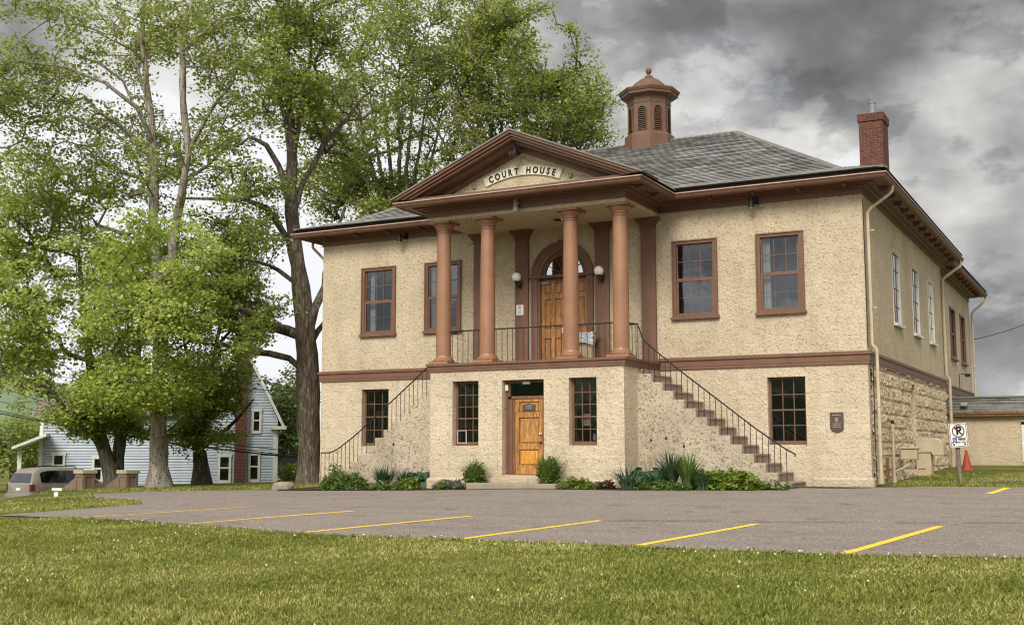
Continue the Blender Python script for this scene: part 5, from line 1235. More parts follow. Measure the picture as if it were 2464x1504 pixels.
# small far cottage
fc = Q(696, 1150, 78); cot = thing('cottage', 'small low grey cottage with dark roof glimpsed behind the bush', 'house', (fc.x, fc.y, hz(fc.x, fc.y)))
u = HR; s_ = 78/F; z0 = CP.z-(1178-1087)*s_; z1 = CP.z-(1133-1087)*s_; z2 = CP.z-(1100-1087)*s_
P_ = lambda a, b, z: Vector((fc.x, fc.y, 0))+u*a+NF*b+Vector((0, 0, z))
m = MB(); m.prism([P_(-1.3, 0, z0), P_(3.5, 0, z0), P_(3.5, 0, z1), P_(-1.3, 0, z1)], -NF*4); m.build('wall', 'siding_grey', cot)
m = MB(); m.prism([P_(-1.6, .4, z1-.05), P_(3.8, .4, z1-.05), P_(2.5, -2, z2), P_(-.3, -2, z2)], Vector((0, 0, .1))); m.build('roof', 'darkgap', cot)
for a, b in ((.15, .45), (.95, 1.3)):
    m = MB(); t = MB().box(a, b, 0, .03, z0+.5, z1-.1); m.add([P_(v.x, v.y, v.z) for v in t.v], t.f); m.build('window', 'interior', cot)
m = MB(); t = MB().box(-1.5, 3.7, .38, .44, z1-.10, z1+.0); m.add([P_(v.x, v.y, v.z) for v in t.v], t.f); m.build('eave_board', 'whitetrim', cot)

# ---------------------------------------------------------------- minivan
def build_van():
    c = Q(44, 1190, 55.0); z0 = -1.62
    T = thing('minivan', 'taupe minivan parked on the street behind the grass bank, seen from its rear corner', 'minivan', (c.x, c.y, z0))
    th = radians(33); Wd = HR*cos(th)+NF*sin(th); Ld = HR*sin(th)-NF*cos(th)   # width axis (left to right), length axis (rear to front)
    O = Vector((c.x, c.y, z0))
    def V(l, w, z): return O+Ld*l+Wd*w+Vector((0, 0, z))
    hwid = .97
    # stations: l, z bottom, belt z, top z, roof half width, belt half width
    ST_ = [(0.0, .42, .98, 1.02, .80, .90), (.06, .36, 1.02, 1.10, .86, .95), (.22, .34, 1.05, 1.55, .74, .97), (.42, .33, 1.05, 1.72, .72, .98), (1.2, .30, 1.04, 1.78, .73, .99), (2.4, .30, 1.02, 1.77, .72, .99), (3.0, .30, 1.01, 1.68, .70, .99), (3.7, .31, 1.00, 1.25, .72, .98), (4.1, .33, .98, 1.02, .78, .96), (4.7, .34, .82, .86, .72, .90), (4.95, .40, .66, .68, .60, .78)]
    b = MB(); n = 0; rings = []
    for (l, zb_, zs, zt, rw, bw) in ST_:
        half = [(0.0, zb_), (bw*.85, zb_), (bw*.98, zb_+.12), (bw, (zb_+zs)/2), (bw*.985, zs), ((bw+rw)/2, (zs+zt)/2+.01), (rw+.01, zt-.10*(zt-zs)), (rw*.85, zt-.01), (0, zt+.015)]
        ring = [(w, z) for w, z in half]+[(-w, z) for w, z in half[-2:0:-1]]; o = len(b.v); b.v += [V(l, w, z) for w, z in ring]; rings.append((o, len(ring)))
    for (o, k), (p, _) in zip(rings[:-1], rings[1:]):
        for i in range(k): b.f.append((o+i, o+(i+1) % k, p+(i+1) % k, p+i))
    b.f.append(tuple(range(rings[0][0], rings[0][0]+rings[0][1]))); b.f.append(tuple(range(rings[-1][0]+rings[-1][1]-1, rings[-1][0]-1, -1)))
    body = b.build('body', 'vanpaint', T, smooth=True, bevel=.02)
    def side_pt(l, f, sgn, off=.035):   # f 0..1 between belt and roof edge
        for a, c_ in zip(ST_[:-1], ST_[1:]):
            if l <= c_[0]: t = (l-a[0])/(c_[0]-a[0]); S = [a[i]+(c_[i]-a[i])*t for i in range(6)]; break
        _, zb_, zs, zt, rw, bw = S; z = zs+.03+(zt-.13*(zt-zs)-zs-.03)*f; w = bw*.985+(rw+.01-bw*.985)*f
        return V(l, sgn*(w+off), z)
    for sgn in (1, -1):
        g = MB(); ls = [.50, .62, .9, 1.4, 1.9, 2.4, 2.9]; tops = [.75, .88, .93, .93, .93, .92, .86]
        for i in range(len(ls)-1): g.quad(side_pt(ls[i], .04, sgn), side_pt(ls[i+1], .04, sgn), side_pt(ls[i+1], tops[i+1], sgn), side_pt(ls[i], tops[i], sgn))
        g.build('side_window', 'glass_car', T, fix=False)
        g = MB(); g.quad(side_pt(2.98, .04, sgn), side_pt(3.75, .04, sgn), side_pt(3.70, .45, sgn), side_pt(2.98, .84, sgn)); g.build('quarter_window', 'glass_car', T, fix=False)
    g = MB(); g.quad(V(.045, -.78, 1.10), V(.045, .78, 1.10), V(.215, .66, 1.52), V(.215, -.66, 1.52)); g.xf(lambda v: v-Ld*.03); g.build('rear_window', 'glass_car', T, fix=False)
    g = MB(); g.quad(V(3.72, -.62, 1.28), V(3.72, .62, 1.28), V(3.05, .6, 1.66), V(3.05, -.6, 1.66)); g.xf(lambda v: v+Vector((0, 0, .03))); g.build('windscreen', 'glass_car', T, fix=False)
    for sgn in (1, -1):
        m = MB(); m.prism([V(-.02, sgn*.84, .66), V(-.02, sgn*.82, 1.0), V(-.0, sgn*.955, 1.02), V(-.0, sgn*.96, .72)], Ld*.16+Wd*sgn*.03); m.build('tail_light', 'flower_red', T, bevel=.01)
    m = MB(); m.prism([V(-.03, -.16, .72), V(-.03, .16, .72), V(-.03, .16, .85), V(-.03, -.16, .85)], Ld*.02); m.build('licence_plate', 'white', T)
    m = MB(); m.prism([V(-.10, -.93, .36), V(-.12, -.5, .34), V(-.12, .5, .34), V(-.10, .93, .36), V(-.0, .97, .36), V(0, -.97, .36)], Vector((0, 0, .2))); m.build('bumper', 'vanpaint', T, bevel=.03)
    m = MB()
    for sgn in (1, -1): m.tube([V(.55, sgn*.66, 1.77), V(.6, sgn*.66, 1.83), V(2.5, sgn*.66, 1.83), V(2.6, sgn*.66, 1.77)], .02, 5)
    m.build('roof_rail', 'black', T)
    for l in (.95, 3.95):
        for sgn in (1, -1):
            m = MB(); c0 = V(l, sgn*.76, .33); c1 = V(l, sgn*.985, .33)
            for (r, mt, nm) in ((.33, 'rubber', 'wheel'),):
                ring0 = [c0+Ld*r*cos(2*pi*i/20)+Vector((0, 0, r*sin(2*pi*i/20))) for i in range(20)]; m.prism(ring0, c1-c0)
            wo = m.build('wheel', 'rubber', T, bevel=.02)
            m = MB(); ring0 = [c1+Ld*.2*cos(2*pi*i/16)+Vector((0, 0, .2*sin(2*pi*i/16))) for i in range(16)]; m.prism(ring0, (c1-c0)*.03); m.build('rim', 'steel', wo)
    for l in (1.95, 2.6): m = MB(); m.prism([V(l, 1.0, .86), V(l+.18, 1.0, .86), V(l+.18, 1.0, .90), V(l, 1.0, .90)], Wd*.03); m.build('door_handle', 'vanpaint', T)
    m = MB(); m.tube([V(3.35, 1.02, 1.02), V(3.35, 1.15, 1.06)], .08, 8); m.build('mirror', 'black', T)
build_van()

# ---------------------------------------------------------------- gate pillars, low wall, small sign
def gate_pillar(px, label):
    d = 45.0; c = Q(px, 1130, d); zt = CP.z-(1131-1087)*d/F; zg = hz(c.x, c.y)-.3; T = thing('gate_pillar', label, 'gate pillar', (c.x, c.y, zg+.3), 'pillars at the head of the street steps')
    an = radians(38); ux_ = HR*cos(an)+NF*sin(an); uy_ = -HR*sin(an)+NF*cos(an); h = .25
    def P(a, b, z): return Vector((c.x, c.y, 0))+ux_*a+uy_*b+Vector((0, 0, z))
    def bx(m, a0, a1, b0, b1, z0, z1):
        t = MB().box(a0, a1, b0, b1, z0, z1); m.add([P(*v) for v in t.v], t.f)
    m = MB(); bx(m, -h, h, -h, h, zg-.4, zt-.14); sh = m.build('shaft', 'pillar', T, bevel=.01)
    fr = MB()
    for (ax_, sg) in ((0, 1), (0, -1), (1, 1), (1, -1)):
        for (u0, u1, z0, z1) in ((-h, -.15, zg, zt-.14), (.15, h, zg, zt-.14), (-.15, .15, zt-.25, zt-.14), (-.15, .15, zg, zg+.18)):
            if ax_ == 0: bx(fr, sg*h if sg > 0 else -h-.03, (h+.03) if sg > 0 else -h, u0, u1, z0, z1-.002)
            else: bx(fr, u0-.0, u1, sg*h if sg > 0 else -h-.03, (h+.03) if sg > 0 else -h, z0, z1-.003)
    fr.build('panel_frame', 'pillar', sh)
    m = MB(); bx(m, -h-.07, h+.07, -h-.07, h+.07, zt-.14, zt); m.build('cap', 'pillarcap', T, bevel=.02); return c
pA = gate_pillar(206, 'panelled brown stone gate pillar with pale cap, left one beside the minivan'); pB = gate_pillar(309, 'panelled brown stone gate pillar with pale cap, right one in front of the leaning trunk')
T = thing('step_wall', 'low sloping concrete wall running down from the gate pillars to the street', 'wall', (pA.x, pA.y, hz(pA.x, pA.y)), None)
m = MB()
for p in (pA, pB):
    b = p+NF*(-.2)-HR*.3; z = hz(p.x, p.y); e = -HR*1.6-NF*1.2
    m.prism([Vector((b.x, b.y, z-.6)), Vector((b.x, b.y, z+.55)), Vector((b.x+e.x, b.y+e.y, z-.45)), Vector((b.x+e.x, b.y+e.y, z-1.2))], NF*.22)
m.build('cheek_wall', 'pillar', T, bevel=.01)
m = MB(); a = pA+NF*.25; b = pB+HR*.9+NF*.25; za_, zb_ = hz(a.x, a.y), hz(b.x, b.y); m.prism([Vector((a.x, a.y, za_-.4)), Vector((b.x, b.y, zb_-.4)), Vector((b.x, b.y, zb_+.06)), Vector((a.x, a.y, za_+.06))], NF*-.25); m.build('kerb', 'pillar', T, bevel=.01)
c = Q(205, 1171, 40); c = G(206, 1192); ss_ = Q(207, 1178, (c-CP).dot(FW))
c = Q(137, 1178, 38); z = CP.z
T = thing('small_sign', 'small white sign on a short post at the grass bank beside the minivan', 'sign', (Q(138, 1190, 36).x, Q(138, 1190, 36).y, hz(Q(138, 1190, 36).x, Q(138, 1190, 36).y)))
cc = Q(137, 1177, 36); cc2 = Q(134, 1186, 36); m = MB(); t = MB().box(-.15, .15, -.02, .02, -.04, .04); m.add([cc+HR*v.x+NF*v.y+Vector((0, 0, v.z)) for v in t.v], t.f); m.build('panel', 'white', T)
m = MB(); t = MB().box(-.06, .06, -.05, -.02, -.42, .08); m.add([cc2+HR*v.x+NF*v.y+Vector((0, 0, v.z)) for v in t.v], t.f); m.build('post', 'white', T)
# stone at the corner of the courthouse
st = MB(); c = Vector((-17.42, -1.35, hz(-17.4, -1.4))); 
t = bmesh.new(); bmesh.ops.create_icosphere(t, subdivisions=3, radius=1.0)
for v in t.verts: p = v.co; s_ = 1/max(abs(p.x), abs(p.y), abs(p.z))**.6; st.v.append(c+Vector((p.x*.34*s_, p.y*.22*s_, p.z*.17*s_+.08))+Vector((1, 1, 1))*noise.noise(p*2)*.03)
st.f = [tuple(v.index for v in f.verts) for f in t.faces]; t.free()
tag(st.build('stone_block', 'concrete', smooth=True), 'weathered grey stone block lying at the left corner of the courthouse', 'stone')
stp = MB().box(-9.75, -7.15, -3.42, -2.86, -.3, .075); tag(stp.build('door_step', 'concrete', bevel=.025), 'worn concrete step slab in front of the yellow entrance door', 'step')

# ---------------------------------------------------------------- annex on the right
AX = thing('annex', 'low stucco annex with slate mansard edge, joined at the right side of the courthouse', 'annex', (3, 16, .35))
AY = 15.6
p1 = onz; zt1 = ony(2330, 993, AY).z; zt2 = ony(2330, 958, AY).z
m = MB(); m.quad((-.3, AY, -.2), (14, AY, -.2), (14, AY, zt1+.1), (-.3, AY, zt1+.1)); m.build('wall', 'stucco_smooth', AX, fix=False)
m = MB(); course_plane(m, (-.25, AY-.28, zt1), (14, AY-.28, zt1), (14, AY+.05, zt2), (-.25, AY+.05, zt2), .12); m.build('mansard', 'slate', AX, fix=False)
m = MB().box(-.25, 14, AY-.26, AY-.02, zt1-.14, zt1-.02); m.box(-.25, 14, AY-.30, AY-.265, zt1-.06, zt1+.01); m.build('fascia', 'wood_dark', AX)
m = MB().box(-.25, 14, AY-.02, AY+6, zt2, zt2+.06); m.build('roof', 'slate', AX)
m = MB().box(-.25, 14, AY-.16, AY, -.1, .34); m.build('base_kerb', 'whitetrim', AX, bevel=.01)
wx0 = ony(2459, 1050, AY).x
m = MB().box(wx0, wx0+.14, AY-.05, AY+.02, .5, zt1-.35); m.box(wx0, wx0+1.6, AY-.05, AY+.02, zt1-.45, zt1-.33); m.build('window_frame', 'whitetrim', AX)
m = MB().box(wx0+.14, wx0+1.5, AY-.03, AY-.004, .5, zt1-.45); m.build('door', 'wood', AX)
lp_ = ony(2320, 968, AY-.3); m = MB().box(lp_.x-.12, lp_.x+.12, AY-.42, AY-.12, lp_.z-.14, lp_.z+.0); m.build('vent_cap', 'grey', AX, bevel=.02)
# sign
sgp = G(2312, 1163); dS = (sgp-CP).dot(FW); ks = dS/F
T = thing('parking_sign', 'white no-parking sign with wheelchair symbol on a weathered wooden post', 'sign', tuple(sgp))
top = Q(2304, 1076, dS); tc_ = Q(2304, 1047, dS); m = MB(); m.tube([sgp-Vector((0, 0, .3)), sgp, Q(2307, 1120, dS), Q(2303, 1030, dS)-NF*.03], .055, 8); m.build('post', 'postwood', T, smooth=True)
sw_, sh_ = 43*ks/2, 57*ks/2; lean = radians(-4)
def SP(u, v, n): return tc_+HR*(u*cos(lean)-v*sin(lean)*-1*-1)+Vector((0, 0, 1))*(v*cos(lean)+u*sin(lean)*-1*-1)+NF*(.07+n)
def SP(u, v, n): uu = u*cos(lean)+v*sin(lean); vv = -u*sin(lean)+v*cos(lean); return tc_+HR*(uu*-1*-1)+Vector((0, 0, vv))+NF*(.07+n)
def rr_poly(w, h, r, k=5):
    pts = []
    for (cx0, cy0, a0) in ((w-r, h-r, 0), (-w+r, h-r, pi/2), (-w+r, -h+r, pi), (w-r, -h+r, 3*pi/2)):
        for i in range(k+1): a = a0+pi/2*i/k; pts.append((cx0+r*cos(a), cy0+r*sin(a)))
    return pts
m = MB(); m.prism([SP(u, v, 0) for u, v in rr_poly(sw_, sh_, .04)], -NF*.012); pan = m.build('panel', 'white', T, fix=True)
def ringm(outer, inner, n_): 
    m = MB(); k = len(outer); 
    for i in range(k): m.quad(SP(*outer[i], n_), SP(*outer[(i+1) % k], n_), SP(*inner[(i+1) % k], n_), SP(*inner[i], n_))
    return m
ringm(rr_poly(sw_-.015, sh_-.015, .035), rr_poly(sw_-.028, sh_-.028, .03), .003).build('border', 'black', pan, fix=False)
R_ = sw_*.70; cy0 = sh_*.34; circ = lambda r: [(r*cos(2*pi*i/32)+.0, cy0+r*sin(2*pi*i/32)) for i in range(32)]
t = text_mb('P', R_*1.75, .001, 0, .012, 1.0); m = MB(); m.add([SP(v.x+.01, cy0+v.y, .004+v.z) for v in t.v], t.f); m.build('letter', 'black', pan, fix=False)
rm = ringm(circ(R_), circ(R_*.84), .009); dd_ = R_*.92*.7071
w_ = R_*.075; rm.quad(SP(-dd_-w_, cy0+dd_-w_, .010), SP(dd_-w_, cy0-dd_-w_, .010), SP(dd_+w_, cy0-dd_+w_, .010), SP(-dd_+w_, cy0+dd_+w_, .010)); rm.build('prohibition_symbol', 'flower_red', pan, fix=False)
m = MB(); bx0, by0, bs = -sw_*.48, -sh_*.36, sw_*.24; m.quad(SP(bx0-bs, by0-bs, .004), SP(bx0+bs, by0-bs, .004), SP(bx0+bs, by0+bs, .004), SP(bx0-bs, by0+bs, .004)); m.build('blue_square', 'blue', pan, fix=False)
m = MB(); wc = [(-.02, .045), (-.02, .0), (.02, .0), (.04, -.045)]; m.tube([SP(bx0+a*bs/.07, by0+b*bs/.07, .007) for a, b in wc], .006, 4); m.tube([SP(bx0-.01*bs/.07+.032*cos(a_)*bs/.07, by0+(-.018+.032*sin(a_))*bs/.07, .007) for a_ in [2.2+i*.45 for i in range(10)]], .005, 4); m.tube([SP(bx0-.02*bs/.07, by0+.05*bs/.07, .007), SP(bx0-.02*bs/.07, by0+.06*bs/.07, .007)], .008, 4); m.build('wheelchair_symbol', 'white', pan)
m = MB()
for s_, v0, sz in (('RESERVED', -sh_*.30, .045), ('PARKING', -sh_*.40, .045)):
    t = text_mb(s_, sz, .001, 0, .0015); m.add([SP(v.x+sw_*.32, v0+v.y, .005+v.z) for v in t.v], t.f)
t = text_mb('BY PERMIT ONLY', .05, .001, 0, .0015); m.add([SP(v.x, -sh_*.60+v.y, .005+v.z) for v in t.v], t.f)
for s_ in (-1, 1):
    o_ = len(m.v); m.v += [SP(s_*sw_*.80, -sh_*.76, .005), SP(s_*sw_*.62, -sh_*.67, .005), SP(s_*sw_*.62, -sh_*.85, .005), SP(s_*sw_*.45, -sh_*.76, .005)]; m.f += [(o_, o_+1, o_+3, o_+2)]
m.build('sign_text', 'black', pan, fix=False)
# cone
cg = G(2327, 1131); T = thing('traffic_cone', 'faded orange traffic cone standing against the annex wall behind the sign post', 'cone', tuple(cg)); dC = (cg-CP).dot(FW); hC = 48*dC/F
MB().lathe([(.17, cg.z+.02), (.16, cg.z+.05), (.03, cg.z+hC), (.0, cg.z+hC)], (cg.x, cg.y), 20, cap=False).build('cone_body', 'orange', T, smooth=True)
MB().box(cg.x-.21, cg.x+.21, cg.y-.21, cg.y+.21, cg.z-.03, cg.z+.03).build('base', 'orange', T, bevel=.01)
# draped plastic over an ash stand on the balcony
T = thing('covered_stand', 'beige stand wrapped in clear plastic on the balcony, behind the third column', 'stand', (-7.55, -.55, 3.3))
MB().box(-7.80, -7.36, -.62, -.34, 3.30, 4.02).build('stand', 'beigemetal', T, bevel=.03)
m = MB(); k = 18
top_ = [(-7.87, -.68), (-7.29, -.68), (-7.29, -.28), (-7.87, -.28)]
for i in range(k):
    for j in range(8):
        def pt(i, j):
            x = -7.92+.68*i/k; y = -.72+.06*noise.noise(Vector((i*.9, j*.7, 1))); z = 4.19-.035*j-.02*abs(i-k/2)/k*j*1.2+.04*noise.noise(Vector((i*.8, j*.9, 3)))
            return Vector((x, y+(0 if j else .08), z))
        m.quad(pt(i, j), pt(i+1, j), pt(i+1, j+1), pt(i, j+1))
    m.quad(pt(i, 0), pt(i+1, 0), pt(i+1, 0)+Vector((0, .4, -.03)), pt(i, 0)+Vector((0, .4, -.03)))
m.build('plastic_sheet', 'plastic', T, smooth=True, fix=False)

# ---------------------------------------------------------------- overhead cables
def cable(name, label, a, b, sag, r=.02, grp='cables strung along the street'):
    m = MB(); pts = []
    for i in range(25): t = i/24; p = a.lerp(b, t); p.z -= sag*4*t*(1-t); pts.append(p)
    m.tube(pts, r, 5); tag(m.build(name, 'iron', smooth=True), label, 'cable', grp)
cab = [((-300, 860), (1000, 948), 53, .35, .018, 'thin cable crossing highest in front of the blue house gable'), ((-300, 800), (1000, 1108), 52, 1.5, .024, 'cable drooping from the left edge above the minivan roof'), ((-300, 880), (1000, 1100), 52, .9, .022, 'upper of the three close cables below the blue house eave'),
       ((-300, 905), (1000, 1108), 51, .9, .028, 'middle of the three close cables below the blue house eave'), ((-300, 925), (1000, 1120), 51, .6, .040, 'thickest and lowest cable crossing the pale trunk')]
for a, b, d, sg_, r_, lb in cab: cable('overhead_cable', lb, Q(a[0], a[1], d), Q(b[0], b[1], d), sg_, r_*.8)
cable('service_cable', 'thin cable leaving the rear corner of the courthouse towards the right', Vector((-.2, 24.9, ony(2345, 817, 24.9).z)), Q(2700, 640, 52), .5, .018, None)

# ---------------------------------------------------------------- garden plants
def blades(c, n, L, spread, w, rng, stiff=1.0, zoff=0.0):
    V = []; 
    for i in range(n):
        a = rng.random()*2*pi; l = L*(.6+.5*rng.random()); lean = spread*(.25+.9*rng.random()); r0 = .10*rng.random()*spread*2; b = np.array([c[0]+cos(a)*r0, c[1]+sin(a)*r0, c[2]+zoff]); dirh = np.array([cos(a), sin(a), 0]); sd = np.array([-sin(a), cos(a), 0]); K = 5; pr = None
        for k in range(K+1):
            t = k/K; p = b+dirh*lean*l*t**1.6+np.array([0, 0, l*(t-(.35*lean/stiff)*t**2.5)]); ww = w*(1-t**1.8)*.5+.001; cu = (p-sd*ww, p+sd*ww)
            if pr is not None: V += [pr[0], pr[1], cu[1], cu[0]]
            pr = cu
    return np.array(V)
def clump(name, label, cat, x, y, n, L, spread, w, mat, group=None, seed=1):
    z = hz(x, y)+.02; T = thing(name, label, cat, (x, y, z), group); fast_mesh('leaves', blades((x, y, z), n, L, spread, w, np.random.default_rng(seed)), 4, mat, T); return T
for px_, n_b, L_b, lb_, sd_ in ((1142, 300, .78, 'leafy upright grass clump left of the entrance step', 3), (1320, 340, .90, 'leafy upright grass clump right of the entrance, overlapping the door edge', 4)):
    x_ = ony(px_, 1160, -2.95).x; T = clump('ornamental_grass', lb_, 'grass clump', x_, -2.95, n_b, L_b, .55, .036, 'leaf_shrub', 'grass clumps flanking the entrance', sd_)
    rg_ = np.random.default_rng(sd_); cs_ = []
    for i in range(70): v = rg_.normal(size=3); v /= np.linalg.norm(v); v *= rg_.random()**.4; cs_.append((x_+v[0]*.26, -2.95+v[1]*.2, hz(x_, -2.95)+L_b*.48+v[2]*L_b*.42))
    fast_mesh('foliage', leaves(cs_, [.12]*70, 16, .085, 1.3, rg_), 4, 'leaf_shrub', T)
def hosta(label, x, y, n, L, seed, mat='leaf_blue'):
    rng = np.random.default_rng(seed); z = hz(x, y)+.02; T = thing('hosta', label, 'hosta', (x, y, z)); V = []
    for i in range(n):
        a = rng.random()*2*pi; el = .25+.9*rng.random(); l = L*(.7+.5*rng.random()); d = np.array([cos(a)*cos(el), sin(a)*cos(el), sin(el)]); b = np.array([x, y, z]); s = b+d*l; sd = np.array([-sin(a), cos(a), 0]); fw_ = np.array([cos(a), sin(a), -.25-.4*rng.random()]); wl = .085*(.7+.6*rng.random()); ll = wl*1.6
        prof = [(0, .15), (.2, .85), (.5, 1), (.8, .6), (1, .02)]; pr = None
        for t, ww in prof:
            p = s+fw_*ll*t+np.array([0, 0, -.10*t*t]); cu = (p-sd*wl*ww+np.array([0, 0, .03*ww]), p, p+sd*wl*ww+np.array([0, 0, .03*ww]))
            if pr is not None: V += [pr[0], pr[1], cu[1], cu[0], pr[1], pr[2], cu[2], cu[1]]
            pr = cu
    fast_mesh('leaves', np.array(V), 4, mat, T)
    m = MB()
    for i in range(4):
        a = rng.random()*6.28; m.tube([(x, y, z), (x+.1*cos(a), y+.1*sin(a), z+L*1.3+.2*rng.random())], .006, 4, cap=False)
    m.build('flower_stalk', 'leaf_olive', T, fix=False)
def gx(px, y): return ony(px, 1165, y).x
def mound(name, label, cat, x, y, w, dpt, h, n, mat, sz=.05, per=22, flowers=None, seed=1, grp=None, fl=60):
    rng = np.random.default_rng(seed); z = hz(x, y); T = thing(name, label, cat, (x, y, z), grp); cs = []
    for i in range(n):
        v = rng.normal(size=3); v[2] = abs(v[2]); v /= np.linalg.norm(v); v *= rng.random()**.35; cs.append((x+v[0]*w, y+v[1]*dpt, z+v[2]*h*(.8+.4*rng.random())+.02))
    fast_mesh('foliage', leaves(cs, [max(.07, h*.26)]*n, per, sz, .8, rng), 4, mat, T)
    if flowers:
        k = rng.choice(len(cs), fl); V = leaves([(cs[i][0], cs[i][1], cs[i][2]+h*.16) for i in k], [.05]*fl, 3, .035, 1, rng); fast_mesh('blossoms', V, 4, flowers, T)
    return T
clump('daylily', 'arching strap-leaved clump beside the left stair wall', 'daylily', gx(925, -2.3), -2.3, 150, .75, .75, .05, 'leaf_blue', seed=5)
clump('daylily', 'spiky strap-leaved clump further left, below the left stair wall', 'daylily', gx(975, -2.5), -2.5, 100, .6, .8, .045, 'leaf_blue', seed=6)
hosta('blue-green hosta in the corner left of the portico base', gx(1008, -2.2), -2.2, 110, .45, 7)
mound('shrub', 'loose green shrub at the foot of the left staircase', 'shrub', gx(830, -2.3), -2.3, .85, .4, .52, 120, 'leaf_shrub', .075, 26, None, 8)
mound('shrub', 'yellow-green shrub under the left stair railing end', 'shrub', gx(805, -2.0), -2.0, .5, .35, .75, 50, 'leaf_shrub', .07, 16, None, 9)
mound('ground_cover', 'low bright green ground cover in front of the left strap-leaved clumps', 'ground cover', gx(945, -3.0), -2.9, .85, .28, .26, 130, 'leaf_shrub', .055, 22, 'flower_white', 10, None, 24)
mound('ground_cover', 'low foliage dotted with purple flowers, left of the entrance', 'ground cover', gx(1085, -3.0), -3.0, .62, .3, .26, 110, 'leaf_shrub', .05, 22, 'flower_purple', 11, None, 130)
mound('ground_cover', 'low round-leaved ground cover right of the entrance grass clump', 'ground cover', gx(1385, -3.05), -3.05, .72, .28, .27, 150, 'leaf_lime', .05, 20, 'flower_purple', 12, None, 30)
mound('dried_plant', 'withered maroon plant beside the right ground cover', 'plant', gx(1455, -3.0), -3.0, .35, .2, .24, 40, 'leaf_maroon', .06, 14, 'flower_yellow', 13, None, 6)
clump('daylily', 'spiky arching clump at the corner of the portico base, right side', 'daylily', gx(1512, -3.0), -3.0, 80, .7, 1.0, .04, 'leaf_blue', seed=14)
hosta('large dark hosta against the right stair wall', gx(1560, -2.4), -2.4, 150, .5, 15)
clump('iris', 'tall iris clump with dark seed heads in the middle of the right bed', 'iris', gx(1615, -2.6), -2.6, 150, 1.0, .55, .05, 'leaf_blue', seed=16)
clump('iris', 'second iris clump, just right of the tallest one in the right bed', 'iris', gx(1655, -2.7), -2.7, 140, .95, .6, .05, 'leaf_shrub', seed=17)
mound('ground_cover', 'low mixed ground cover under the irises', 'ground cover', gx(1590, -3.0), -3.0, .95, .25, .22, 120, 'leaf_shrub', .05, 22, 'flower_white', 18, None, 14)
mound('shrub', 'bright green peony-like bush under the right staircase', 'shrub', gx(1745, -2.4), -2.45, .95, .38, .50, 210, 'leaf_lime', .085, 24, None, 19)
mound('ground_cover', 'sparse low greenery at the right end of the bed by the stair foot', 'ground cover', gx(1840, -2.3), -2.3, .7, .22, .24, 70, 'leaf_shrub', .05, 20, None, 20)
clump('iris', 'iris clump in front of the large dark hosta in the right bed', 'iris', gx(1580, -2.9), -2.85, 90, .6, .8, .045, 'leaf_blue', seed=31)
clump('daylily', 'arching strap-leaved clump between the irises and the bright bush', 'daylily', gx(1690, -2.8), -2.75, 90, .6, .9, .045, 'leaf_blue', seed=32)
mound('ground_cover', 'small leafy plant in the left bed between the strap-leaved clumps and the hosta', 'ground cover', gx(985, -2.95), -2.9, .35, .25, .3, 50, 'leaf_lime', .07, 16, None, 33)
for i, (px, h, lb) in enumerate(((1612, 1.25, 'tall thin seed stalk above the iris clump, leftmost'), (1640, 1.05, 'dark red flower stalk above the irises'), (1575, 1.2, 'thin seed stalk against the right stair wall, near the portico corner'), (940, 1.25, 'dry seed stalk above the left strap-leaved clump'))):
    x = gx(px, -2.5); z = hz(x, -2.5); T = thing('seed_stalk', lb, 'stalk', (x, -2.5, z)); m = MB(); m.tube([(x, -2.5, z), (x+.03, -2.5, z+h*.6), (x+.08*(1 if i % 2 else -1), -2.5, z+h)], .006, 4); m.build('stem', 'leaf_olive', T, fix=False)
    MB().lathe([(0, z+h-.03), (.03, z+h), (.035, z+h+.03), (0, z+h+.08)], (x+.08*(1 if i % 2 else -1), -2.5), 8, cap=False).build('flower_head', 'flower_red', T, smooth=True)

# ---------------------------------------------------------------- grass and clover
def in_lot_y(x):   # lawn edge y as a function of x
    pts = LE
    for a, b in zip(pts[:-1], pts[1:]):
        if a.x <= x <= b.x: return a.y+(b.y-a.y)*(x-a.x)/(b.x-a.x)
    return pts[0].y if x < pts[0].x else pts[-1].y
ex = np.array([p.x for p in LE]); ey = np.array([p.y for p in LE])
def grass(n, dmin, dmax, seed, hmul=1.0):
    rng = np.random.default_rng(seed); d = dmin+(dmax-dmin)*rng.random(n)**1.15; lat = (rng.random(n)*2-1)*.50*d
    fx, fy = sin(YAW), cos(YAW); x = CP.x+fx*d+cos(YAW)*lat; y = CP.y+fy*d-sin(YAW)*lat
    ed_y = np.interp(x, ex, ey); keep = (y < ed_y+.03); x, y, d, ed_y = x[keep], y[keep], d[keep], ed_y[keep]
    return x, y, d, ed_y, rng
def blade_mesh(x, y, z, h, w, rng):
    n = len(x); a = rng.random(n)*2*pi; l = rng.normal(0, .45, (n, 2)); b = np.stack([x, y, z-.01], 1); sd = np.stack([np.cos(a), np.sin(a), np.zeros(n)], 1)*w[:, None]
    mid = b+np.stack([l[:, 0]*h*.3, l[:, 1]*h*.3, h*.6], 1); tp = b+np.stack([l[:, 0]*h, l[:, 1]*h, h*.95], 1)
    return np.stack([b-sd, b+sd, mid+sd*.7, tp, mid-sd*.7], 1).reshape(-1, 3)
hzv = np.vectorize(hz)
x, y, d, edy, rng = grass(330000, 7.5, 24, 5)
tall = np.exp(-np.maximum(0, edy-y)/.35); patch = np.array([noise.noise(Vector((a*.5, b*.5, 0))) for a, b in zip(x, y)])
h = (.018+.042*rng.random(len(x))**1.6)*(1+.5*patch)+.045*tall*rng.random(len(x)); w = .0030+.00034*d
V = blade_mesh(x, y, hzv(x, y), h, w, rng)
